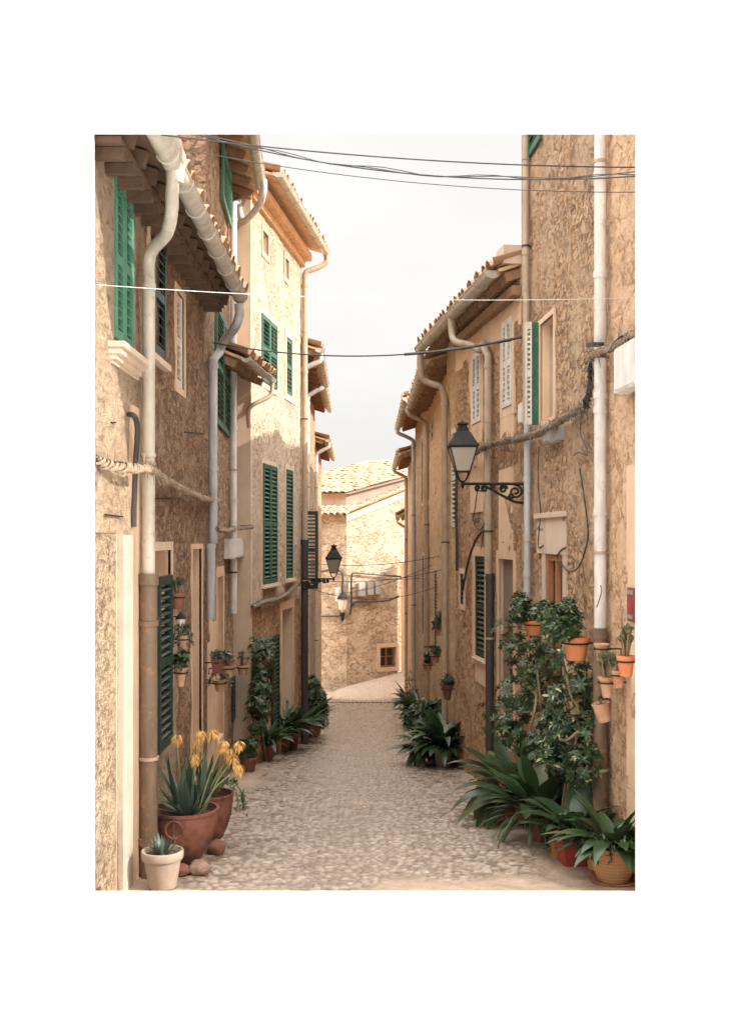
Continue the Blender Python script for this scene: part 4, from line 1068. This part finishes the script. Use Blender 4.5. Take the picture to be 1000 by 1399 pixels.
wp(FR1,793,958,16,18,'round','terra','dark red wall pot half hidden among the climber leaves left of the pipe', trailing(8,.2,.05,'leaf',.05), WR, d=.14)
wp(FR1,741,918,16,20,'round','terra','dull red wall pot buried in the climber below the broad shrub', trailing(10,.2,.06,'leaf_m',.05), WR, d=.14)
# right farther wall pots
wp(FR3,601,868,13,15,'plain','terra','far wall pot highest on the cream house, grey sprigs in it', shrub(.09,30,1.2,2.5,'leaf_g',5,.4), WR, d=.15)
wp(FR3,594,906,14,13,'round','terra','far wall pot in the middle of the cream house pots', shrub(.08,24,1.2,1.8,'leaf_m',5,.4), WR, d=.15)
wp(FR3,584,916,14,10,'round','terra','far wall pot lowest on the cream house, hanging left of the others', shrub(.08,24,1.2,1.8,'leaf_m',5,.4), WR, d=.15)
wp(FR2b,611,956,18,20,'scallop','terra_d','scalloped dark wall pot above the big far plants on the right', shrub(.06,40,1.1,1.6,'leaf',5,.4), WR, d=.14)
# --- right climbers
b = V((1.45, 10.4, gz(10.4)))
bush('climbing_plant', b, [(on(FR1,712,880,.2),(.22,.3,.2)),(on(FR1,727,905,.22),(.24,.34,.26)),(on(FR2,690,862,.15),(.16,.3,.15)),(on(FR1,716,945,.24),(.26,.3,.2)),(on(FR1,712,985,.28),(.30,.34,.26)),(on(FR2,685,975,.25),(.25,.3,.24)),(on(FR1,730,1010,.22),(.25,.3,.22))],
     [[b, on(FR1,737,1000,.15), on(FR1,738,960,.2), on(FR1,732,900,.2)],[b+V((-.1,0,0)), on(FR1,726,990,.3), on(FR1,733,940,.2)]], 720, .06, 'leaf', 'tall dark green climber left of the plastered window on the right wall', 6, .36)
b = V((1.62, 8.9, gz(8.9)))
bush('climbing_plant', b, [(on(FR1,768,905,.2),(.15,.2,.14)),(on(FR1,772,950,.2),(.2,.25,.16)),(on(FR1,790,975,.2),(.16,.22,.16)),(on(FR1,768,990,.22),(.22,.25,.16)),(on(FR1,793,1010,.2),(.16,.22,.18)),(on(FR1,765,1030,.25),(.24,.28,.2)),(on(FR1,795,1045,.22),(.16,.2,.16)),(on(FR1,795,925,.18),(.12,.2,.1))],
     [[b, on(FR1,778,1020,.2), on(FR1,776,970,.2), on(FR1,772,920,.2)],[b, on(FR1,790,990,.2), on(FR1,780,950,.22), on(FR1,768,900,.2)],[on(FR1,750,1005,.25), on(FR1,772,1012,.3), on(FR1,790,1000,.25)]], 600, .062, 'leaf_v', 'variegated climber with cream leaf hearts left of the brown iron pipe', 7, .34)
# --- right ground pots
mk(838,1205,66,50,'belly','basket','wide ridged orange clay planter on a saucer, front right corner', both(straps(42,0.47,0.104,'leaf_b',(.15,1.05),(.5,1.7)), trailing(18,.08,.045,'leaf_m',.06)), GR, saucer=True)
mk(813,1190,26,42,'plain','basket','narrow ridged clay pot pressed behind the wide front planter', trailing(12,.15,.04,'leaf',.05), GR)
mk(783,1182,42,44,'box','terra_r','square red pot of grassy trailing plants, second along the right', both(trailing(26,.1,.05,'leaf_m',.1), straps(22,0.54,0.151,'leaf_b',(.2,1.),(.4,1.5))), GR, rz=R(8))
mk(760,1174,20,44,'plain','terra_o','tall orange clay pot standing left of the square red pot', trailing(12,.2,.045,'leaf',.05), GR)
mk(737,1152,26,34,'round','terra_d','dark pot behind, hidden by drooping grassy leaves between red pot and aspidistra', both(straps(48,0.61,0.035,'leaf_m',(.4,1.2),(1.,2.6)), straps(31,0.71,0.179,'leaf_b',(.1,.9),(.3,1.4),petiole=.45)), GR)
mk(760,1135,26,34,'round','terra_d','dark hidden pot against the wall with the largest paddle leaves', straps(31,0.79,0.179,'leaf_b',(.05,.75),(.2,1.2),petiole=.45), GR)
mk(713,1126,24,32,'round','terra','clay pot of the arching dark aspidistra, right of the leftmost one', straps(35,0.69,0.179,'leaf_b',(.2,1.1),(.6,2.0),petiole=.4), GR)
mk(696,1116,24,36,'round','terra','leftmost near clay pot with long dark leaves reaching over the street', straps(35,0.65,0.179,'leaf_b',(.3,1.25),(.6,2.2),petiole=.4), GR)
# farther right group
mk(606,1049,28,26,'plain','grey_pot','grey weathered round pot at the corner of the orange rubble house', straps(82,0.67,0.153,'leaf_b',(.1,0.85),(.4,1.87),petiole=.3), GR)
mk(589,1044,14,12,'round','terra','small terracotta pot left of the grey weathered pot, arching leaves', straps(85,0.60,0.153,'leaf_m',(.2,1.02),(.6,2.20)), GR)
mk(597,1022,18,20,'round','terra_d','dark pot behind the grey weathered pot, leafy mound', shrub(.13,260,3.6,5.,'leaf',6,.3), GR)
mk(583,1010,18,18,'round','terra_d','dark pot with a broad leafy mound, middle of the far right group', shrub(.14,240,3.2,3.8,'leaf',6,.3), GR)
mk(570,990,14,16,'round','terra_d','dark pot of spiky leaves toward the far end of the right row', straps(82,0.67,0.153,'leaf_b',(.2,1.02),(.4,1.87)), GR)
mk(560,976,12,14,'round','terra_d','last dark pot of the right row, dry stems rising from it', both(straps(63,0.63,0.141,'leaf',(.2,1.10),(.4,1.87)), shrub(.1,20,2.,7,'leaf_s',4,.3)), GR)

# ------------------------------------------------------------------ lamps
def lantern(mount, reach, zdrop, s, label, group='wrought iron street lanterns', barlen=None):
    """mount: point on the wall where the bar ends; lamp hangs at mount+reach (x)"""
    mount = V(mount); c = V((mount.x+reach, mount.y, mount.z)); sg = 1 if reach > 0 else -1
    e = thing('street_lamp', mount, label, 'street lamp', group)
    g = MB(); z0, z1, w0, w1 = .13*s, .39*s, .072*s, .142*s
    vs = []
    for (w, z) in ((w0,z0),(w1,z1)): vs += [c+V((-w,-w,z)),c+V((w,-w,z)),c+V((w,w,z)),c+V((-w,w,z))]
    g.add(vs, [(0,1,5,4),(1,2,6,5),(2,3,7,6),(3,0,4,7),(3,2,1,0)]); g.build('glass', M['opal'], e)
    f = MB()
    for k in range(4):
        f.tube([vs[k], vs[k+4]], .008*s, 5); f.tube([vs[k], vs[(k+1)%4]], .008*s, 5); f.tube([vs[k+4], vs[4+(k+1)%4]], .013*s, 5)
        f.tube(smooth([vs[k], (vs[k]+c)/2+V((0,0,-.02*s)), c+V((0,0,.02*s))],4), .008*s, 5)
        f.tube([vs[k+4]+V((0,0,0)), vs[k+4]+(vs[k+4]-c-V((0,0,z1)))*.12+V((0,0,.035*s))], [.012*s,.004*s], 5)
    f.lathe([(0,-.055*s),(.012*s,-.04*s),(.02*s,-.01*s),(.014*s,.03*s),(0,.035*s)], 10, c)
    f.build('frame', M['iron'], e)
    h = MB(); pr = [(w1*1.10,z1),(w1*1.12,z1+.012*s),(w1*.80,z1+.09*s),(w1*.56,z1+.15*s),(w1*.42,z1+.17*s),(w1*.42,z1+.195*s),(w1*.30,z1+.21*s),(w1*.30,z1+.235*s),(w1*.42,z1+.245*s),(w1*.36,z1+.26*s),(w1*.10,z1+.265*s),(0,z1+.30*s)]
    vs = []
    for (w, z) in pr: vs += [c+V((-w,-w,z)),c+V((w,-w,z)),c+V((w,w,z)),c+V((-w,w,z))]
    fs = [(3,2,1,0)]
    for i in range(len(pr)-1): fs += [(4*i+k, 4*i+(k+1)%4, 4*i+4+(k+1)%4, 4*i+4+k) for k in range(4)]
    h.add(vs, fs); h.build('hood', M['iron'], e)
    b = MB(); m = mount; L = abs(reach)
    b.tube([m, c], .016*s, 8)
    b.box(m+V((-.008*s,-.012*s,-.22*s)), V((.016*s,0,0)), V((0,.024*s,0)), V((0,0,.25*s)))
    d = -V((sg,0,0))*1.  # from wall toward lamp is +sg
    def q(x, z): return m + V((sg*x, 0, z))
    b.tube(smooth([q(.0,-.20*s), q(.10*s,-.19*s), q(.22*s,-.13*s), q(.36*s,-.05*s), q(.44*s,-.02*s)],5), .016*s, 6)
    def spiral(x, z, r, turns=1.6, ph=0, dirn=1):
        pts = [q(x + r*(1-t*.8)*math.cos(ph+dirn*t*turns*6.283), z + r*(1-t*.8)*math.sin(ph+dirn*t*turns*6.283)) for t in [i/26 for i in range(27)]]
        b.tube(pts, .013*s, 6)
    spiral(.09*s,-.085*s,.075*s,1.6,1.57); spiral(.22*s,-.055*s,.045*s,1.6,3.1,-1); spiral(.33*s,-.03*s,.022*s,1.3); spiral(.14*s,-.13*s,.035*s,1.3,0,-1)
    spiral(.42*s,-.05*s,.034*s,1.5,1.57,-1); spiral(.50*s,-.04*s,.028*s,1.5,1.57); b.tube([q(.4*s,-.08*s), q(.52*s,-.07*s)], .008*s, 5)
    b.build('bracket', M['iron'], e)
    return e
pm = FR1.P(FR1.L-.12, .0, 0); Yl = pm.y
lantern(V((pm.x, Yl, (HZ-661)/F0*Yl)), (632-500)/F0*Yl - pm.x, 0, 1.0, 'black wrought iron lantern on a scroll bracket, on the right wall')
pm = FL3.P(FL3.L-.12, .03, 0); Yl = pm.y
lantern(V((pm.x, Yl, (HZ-791)/F0*Yl)), (456-500)/F0*Yl - pm.x, 0, .90, 'smaller far black lantern on a scroll bracket, at the corner of the pale left house')
# small white lantern on the far wall
q = FF0.P(FF0.hit(471)[0], .25, fz(836,40.3)); e = thing('wall_lantern', q, 'small white lantern low on the house closing the street', 'wall lantern')
m = MB(); m.lathe([(0,0),(.05,.0),(.07,.08),(.14,.12),(.19,.5),(.0,.5)], 8, q); m.build('glass', M['box_w'], e)
m = MB(); m.lathe([(.22,.5),(.2,.56),(.08,.72),(0,.78)], 8, q); m.lathe([(0,-.35),(.06,-.3),(.09,0),(0,0)], 8, q); m.tube([q+V((0,0,-.2)), q+V((0,.24,-.2))], .03, 6); m.build('frame', M['iron'], e)
q = on(FL1, 247, 862, .10); e = thing('wall_lantern', q, 'tiny white glass lantern between two clay pots on the left wall', 'wall lantern')
m = MB(); m.lathe([(0,0),(.025,.0),(.04,.10),(0,.10)], 8, q); m.build('glass', M['box_w'], e)
m = MB(); m.lathe([(.045,.10),(.04,.115),(.012,.15),(0,.17)], 8, q); m.lathe([(0,-.05),(.02,-.02),(.026,0),(0,0)], 8, q); m.tube([q+V((0,0,.12)), q+V((-.11,0,.12))], .006, 5); m.build('frame', M['iron'], e)

# ------------------------------------------------------------------ ropes of dry vine and cables
def rope(pts, r, mat, label, strands=4, pitch=.17, name='twisted_vine', fringe=60, jit=.3, sr=None, cables=True, cat='dry vine'):
    P = smooth(pts, 14); mb = MB(); L = [0]
    for a, b_ in zip(P[:-1], P[1:]): L.append(L[-1]+(b_-a).length)
    def at(s):
        for i in range(len(L)-1):
            if L[i+1] >= s: return P[i].lerp(P[i+1], (s-L[i])/max(1e-6, L[i+1]-L[i])), (P[i+1]-P[i]).normalized()
        return P[-1], (P[-1]-P[-2]).normalized()
    n = max(8, int(L[-1]/(pitch/7)))
    for k in range(strands):
        Q = []
        for i in range(n+1):
            s = L[-1]*i/n; p, d = at(s); x = d.cross(V((0,0,1))).normalized(); y = x.cross(d)
            a = 6.283*(s/pitch + k/strands) + noise.noise(V((s*3, k*7., 0)))*2
            rr = r*(.70 + jit*1.4*noise.noise(V((s*5., k*3., 9.))))
            Q.append(p + x*math.cos(a)*rr + y*math.sin(a)*rr)
        mb.tube(Q, [(sr or r*.30)*(1+.35*noise.noise(V((i*.3, k, 5)))) for i in range(n+1)], 6)
    for _ in range(fringe):
        p, d = at(rnd(0, L[-1])); q = sph()*r*1.6; mb.leaf(p+q*.4, d*rnd(-1,1)+q.normalized()*.35, V((0,0,1)), rnd(.05,.13), .008, rnd(-1,1), 3, 0)
    base = P[0]
    e = thing(name, base, label, cat, 'dry vines tied along the walls'); mb.build('strands', M[mat], e)
    if cables:
        cb = MB()
        for k in range(2):
            Q = [at(L[-1]*i/50)[0] + V((.0, .0, r*(.9-1.6*k))) + sph()*.012 for i in range(51)]
            cb.tube(Q, .007, 5)
        cb.build('cable', M['cable'], e)
rope([on(FL1,130,628,.0)+V((0,.02,0)),on(FL1,150,636,.05),on(FL1,185,640,.13),on(FL1,205,641,.13),on(FL1,225,655,.08),on(FL1,250,668,.06),on(FL1,275,680,.06),on(FL2,298,684,.07)], .034, 'rope_o', 'thick straw-pale twisted vine crossing the nearest left house above the shutter', fringe=320)
rope([on(FL2,297,722,.12),on(FL2,310,725,.10),on(FL2,322,722,.09),on(FL3,345,720,.05)], .03, 'rope', 'short pale vine tied across the two grey pipes above the meter box', fringe=40)
rope([on(FL3,345,829,.05),on(FL3,360,822,.05),on(FL3,375,819,.05),on(FL3,390,812,.05),on(FL3,402,802,.06),on(FL3,409,798,.12)], .035, 'rope', 'dusty vine sagging under the tall shutters of the pale left house', fringe=60)
rope([on(FR2,636,628,.06),on(FR2,660,612,.14),on(FR2,685,604,.07),on(FR1,716,598,.11),on(FR1,740,590,.10),on(FR1,765,575,.07),on(FR1,790,560,.06),on(FR1,800,556,.06)], .036, 'rope', 'long thick vine rising across the right wall behind the black lantern', fringe=520)
rope([on(FR1,799,560,.05),on(FR1,804,540,.06),on(FR1,806,510,.06),on(FR1,803,490,.06)], .028, 'cable', 'upright bundle of black cables and vine between the two right wall vines', fringe=60, strands=4, jit=.6)
rope([on(FR1,801,492,.06),on(FR1,812,485,.10),on(FR1,826,478,.13),on(FR1,845,470,.06),on(FR1,872,454,.06)], .034, 'rope_o', 'straw-coloured vine bundle passing over the white downpipe toward the meter box', fringe=100)
mb = MB(); c_ = on(FR1,813,472,.15)
for k in range(3): mb.tube([c_+V((math.cos(a)*.065, math.sin(a)*.05, math.sin(a)*.012+k*.01)) for a in [i*math.pi/10 for i in range(21)]], .007, 5, cap=False)
mb.tube(smooth([c_+V((.06,0,0)), on(FR1,832,474,.1), on(FR1,845,462,.08), on(FR1,853,458,.08), on(FR1,858,466,.08)]), .009, 5)
solo(mb, 'cable_coil', M['cable'], c_, 'coil of black cable lying on the vine in front of the white downpipe', 'cable coil')
# boxes
def boxthing(F, px0, px1, py0, py1, dp, mat, name, label, cat, lid=True):
    u0,u1,z0,z1 = F.rect(px0,px1,py0,py1); c = F.P((u0+u1)/2, 0, z0)
    e = thing(name, c, label, cat); mb = MB(); mb.bevbox(F.P(u0,-.01,z0), F.t*(u1-u0), F.n*(dp+.01), V((0,0,z1-z0)), .008); mb.build('body', M[mat], e)
    if lid:
        mb = MB(); mb.bevbox(F.P(u0+.02,dp-.006,z0+.02), F.t*(u1-u0-.04), F.n*.014, V((0,0,z1-z0-.04)), .004); mb.build('lid', M[mat], e)
    return e
boxthing(FR1,857,888,468,532,.10,'box_w','meter_box','white plastic meter box at the right edge below the vine','electrical box')
boxthing(FR1,754,763,578,606,.09,'box_g','junction_box','grey junction box hanging under the thick vine on the right wall','electrical box')
boxthing(FR1,763,770,582,602,.05,'box_g','junction_box','flat dark junction box right beside the grey one under the vine','electrical box', False)
e = boxthing(FL2,306,322,736,762,.14,'box_w','meter_box','off-white electricity box over the grey pipe on the left wall','electrical box')
boxthing(FR1,713.5,717,551,578,.05,'box_w','junction_box','narrow white box beside the pipe under the open shutter','electrical box', False)
for (a,b_,c1,d1,lab) in ((487,497,797,815,'pale square meter on the far wall, left of three'),(499,508,795,813,'grey meter in the middle of three on the far wall'),(510,517,795,812,'right meter of three on the far wall')):
    boxthing(FF1,a,b_,c1,d1,.2,'box_g','meter_box',lab,'electrical box')
boxthing(FF0,460,466,803,822,.2,'box_w','meter_box','tall pale box on the far wall above the small white lantern','electrical box')
# tile sign at right edge
u0,u1,z0,z1 = FR1.rect(861.5,869.5,803,849)
mb = MB(); mb.box(FR1.P(u0-.03,.014,z0), FR1.t*(u1-u0+.03), FR1.n*.014, V((0,0,z1-z0)), 0)
H = z1-z0
for (a, b_, mi) in ((.80,.93,1),(.30,.62,2),(.08,.2,1)): mb.box(FR1.P(u0-.005,.029,z0+H*a), FR1.t*(u1-u0-.01), FR1.n*.003, V((0,0,H*(b_-a))), mi)
mb.box(FR1.P(u0+.02,.0325,z0+H*.38), FR1.t*.02, FR1.n*.002, V((0,0,H*.14)), 0)
solo(mb, 'wall_sign', [paint('sign_maroon',(.22,.07,.06),.4), paint('sign_grey',(.3,.24,.2),.5), paint('sign_red',(.38,.05,.05),.4)], FR1.P(u0,0,z0), 'small maroon and red plaque at the right edge of the near house', 'sign')

# overhead wires
def wire(a, b_, sag, r, mat, label, name='overhead_wire', n=26, extra=None):
    a, b_ = V(a), V(b_); pts = []
    for i in range(n+1):
        t = i/n; p = a.lerp(b_, t); p.z -= sag*4*t*(1-t); pts.append(p)
    mb = MB(); mb.tube(pts, r, 6)
    if extra: extra(mb, pts)
    return solo(mb, name, M[mat], a, label, 'cable', 'wires strung across the street')
wire(PT(125,388,6.5), PT(870,406,7.5), .05, .0022, 'cable_w', 'thin white cord stretched level across the whole street')
wire(on(FL1,132,172,.02), on(FR1,872,228,.02), .06, .0045, 'cable', 'highest dark wire, crossing the sky straight from eave to tall right house')
def tw(mb, pts):
    mb.tube([p+V((0,0,.016*math.sin(i*1.1)+.012)) for i, p in enumerate(pts)], .0038, 5)
    mb.tube([p+V((0,0,-.010*math.sin(i*.9)+.05*abs(.5-i/len(pts)))) for i, p in enumerate(pts)], .0038, 5)
wire(on(FL1,225,170,.02), on(FR1,872,240,.02), .17, .005, 'cable', 'sagging bundle of dark wires looping just below the highest wire', extra=tw)
wire(on(FL1,186,190,.02), on(FR1,872,262,.02), .10, .003, 'cable', 'thin wire running just under the sagging bundle from the left eave')
def thick(mb, pts):
    k = int(len(pts)*.62); mb.tube(pts[k:], .016, 6); mb.tube([p+V((0,0,.018*math.sin(i*2))) for i, p in enumerate(pts[k+3:])], .010, 5)
wire(on(FL2,291,468,.08), on(FR1,713,460,.02), .17, .008, 'cable', 'dark cable below the white cord, thick and knotted at its right end', extra=thick)
wa = [((414,768),(600,760),19,17,.2),((414,790),(606,778),19,17,.25),((425,776),(575,790),21,22,.2),((440,812),(590,772),26,20,.3),((414,800),(600,800),19,19,.5)]
for i, (a, b_, Ya, Yb, sg) in enumerate(wa):
    wire(PT(a[0],a[1],Ya), PT(b_[0],b_[1],Yb), sg*.5, .006, 'cable', ['upper thin wire crossing before the far house by the small lantern','wire leaving the far lantern bracket toward the cream house','wire drooping between the two rows below the far lantern top','farthest slanting wire before the far meters','lowest slack wire hanging in front of the far meters'][i])
mb = MB()
mb.tube(smooth([on(FF1,478,840,.1),on(FF1,480,826,.1),on(FF1,480,790,.12),on(FF1,484,783,.12),on(FF1,500,784,.12),on(FF1,548,788,.12)]), .035, 6)
mb.tube(smooth([on(FF1,480,828,.1),on(FF1,486,822,.12),on(FF1,510,822,.12),on(FF1,530,820,.12),on(FF1,545,815,.12)]), .045, 6)
solo(mb, 'wall_cable', M['cable'], on(FF1,480,820), 'black cables looping round the three meters on the far wall', 'cable')
mb = MB(); mb.tube(smooth([on(FF0,433,842,.08),on(FF0,455,842,.08),on(FF0,466,838,.08),on(FF0,467,800,.1)]), .035, 6)
mb.tube(smooth([on(FF0,434,783,.3),on(FF0,455,778,.3),on(FF0,467,783,.25),on(FF0,468,800,.2),on(FF0,468,825,.2)]), .04, 6)
solo(mb, 'wall_cable', M['cable'], on(FF0,455,842), 'black cable stepping up the far wall beside the small white lantern', 'cable')

# ------------------------------------------------------------------ white studio surround the picture stands in
t = NT('surround_white'); o = t.obj(); nn = t.noise(o, 3., 3.).outputs['Fac']
M['white'] = t.done(t.mix(nn, (.78,.78,.78), (.82,.82,.82)), .55)
mb = MB(); y0 = 6.30; th = .03  # added mask between camera and alley, cuts the view to a rectangle
yb = y0+th; X0, X1, Z0, Z1 = (129-500)/F0*yb, (868-500)/F0*yb, (HZ-1218)/F0*yb, (HZ-183)/F0*yb
zf = Z0 - .22
for (x, z, w, hh) in ((-3.6,zf-.1,3.6+X0,6.3),(X1,zf-.1,3.6-X1,6.3),(X0,Z1,X1-X0,zf+6.2-Z1),(X0,zf-.1,X1-X0,Z0-zf+.1)):
    mb.box(V((x,y0,z)), V((w,0,0)), V((0,th,0)), V((0,0,hh)))
w_ = mb.build('white_surround', M['white']); tag(w_, 'plain white surround masking the alley to a tall rectangular opening', kind='structure')
mb = MB(); mb.box(V((-8,-6,zf-.1)), V((16,0,0)), V((0,12.298,0)), V((0,0,.1)))
w_ = mb.build('white_floor', M['white']); tag(w_, 'plain white floor in front of the opening', kind='structure')

M['mat'] = NT('reflection_grey').done((.33,.33,.335), .9); 
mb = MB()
mb.box(V((X0,6.286,zf+.003)), V((X1-X0,0,0)), V((0,.010,0)), V((0,0,Z0-zf-.003)), 0)  # flat grey strip, stands in for the soft reflection below the opening
solo(mb, 'reflection_strip', M['mat'], (0,6.29,zf), 'pale grey strip painted as the soft reflection under the opening', 'painted reflection')
# ------------------------------------------------------------------ light, sky, camera
EL = R(30); sd = V((.9, -.3, 0)).normalized()*math.cos(EL) + V((0,0,math.sin(EL)))
sun = bpy.data.lights.new('sun', 'SUN'); sun.energy = 2.5; sun.angle = R(.53); sun.color = (1., .94, .87)
so = bpy.data.objects.new('sun', sun); col.objects.link(so)
so.rotation_euler = sd.to_track_quat('Z', 'Y').to_euler()
w = bpy.data.worlds.new('World'); scene.world = w; w.use_nodes = True; nt = w.node_tree
bg = nt.nodes['Background']; sky = nt.nodes.new('ShaderNodeTexSky'); sky.sky_type = 'NISHITA'; sky.sun_disc = False
sky.sun_elevation = EL; sky.sun_rotation = math.atan2(sd.x, sd.y); sky.dust_density = 3.; sky.air_density = 1.
hs = nt.nodes.new('ShaderNodeHueSaturation'); hs.inputs['Saturation'].default_value = .12
nt.links.new(sky.outputs[0], hs.inputs['Color'])
tc = nt.nodes.new('ShaderNodeTexCoord'); no = nt.nodes.new('ShaderNodeTexNoise'); no.inputs['Scale'].default_value = 2.2; no.inputs['Detail'].default_value = 5
mp = nt.nodes.new('ShaderNodeMapping'); mp.inputs['Scale'].default_value = (1,1,2.2)
nt.links.new(tc.outputs['Generated'], mp.inputs[0]); nt.links.new(mp.outputs[0], no.inputs['Vector'])
mr = nt.nodes.new('ShaderNodeMapRange'); mr.inputs[1].default_value = .35; mr.inputs[2].default_value = .7; mr.inputs[3].default_value = .92; mr.inputs[4].default_value = 1.08
nt.links.new(no.outputs['Fac'], mr.inputs[0])
# thin overcast: even pale cloud mixed over the sky
cm = nt.nodes.new('ShaderNodeMix'); cm.data_type = 'RGBA'; cm.inputs[0].default_value = .75
cm.inputs[7].default_value = (6.3,6.2,6.0,1)
nt.links.new(hs.outputs[0], cm.inputs[6])
vm = nt.nodes.new('ShaderNodeVectorMath'); vm.operation = 'SCALE'
sp = nt.nodes.new('ShaderNodeSeparateXYZ'); nt.links.new(tc.outputs['Generated'], sp.inputs[0])
gr_ = nt.nodes.new('ShaderNodeMapRange'); gr_.clamp = True; nt.links.new(sp.outputs['Z'], gr_.inputs[0])
gr_.inputs[1].default_value = .38; gr_.inputs[2].default_value = .85; gr_.inputs[3].default_value = .66; gr_.inputs[4].default_value = 4.7
v2 = nt.nodes.new('ShaderNodeVectorMath'); v2.operation = 'SCALE'
nt.links.new(cm.outputs[2], v2.inputs[0]); nt.links.new(gr_.outputs[0], v2.inputs['Scale'])
nt.links.new(v2.outputs[0], vm.inputs[0]); nt.links.new(mr.outputs[0], vm.inputs['Scale'])
nt.links.new(vm.outputs[0], bg.inputs['Color']); bg.inputs['Strength'].default_value = .10
cam = bpy.data.cameras.new('camera'); co = bpy.data.objects.new('camera', cam); col.objects.link(co)
cam.sensor_fit = 'HORIZONTAL'; cam.sensor_width = 36; cam.lens = 36*F0/1000; cam.clip_end = 500; cam.clip_start = .05
cam.shift_y = (HZ-699.5)/1000
co.location = (0,0,0); co.rotation_euler = (R(90),0,0); scene.camera = co
scene.view_settings.view_transform = 'Standard'; scene.view_settings.look = 'None'; scene.view_settings.exposure = 1.42; scene.view_settings.gamma = 1
try: scene.view_settings.use_curve_mapping = False
except Exception: pass
for o in list(col.objects):
    for k in ('_org', '_local'):
        if k in o: del o[k]
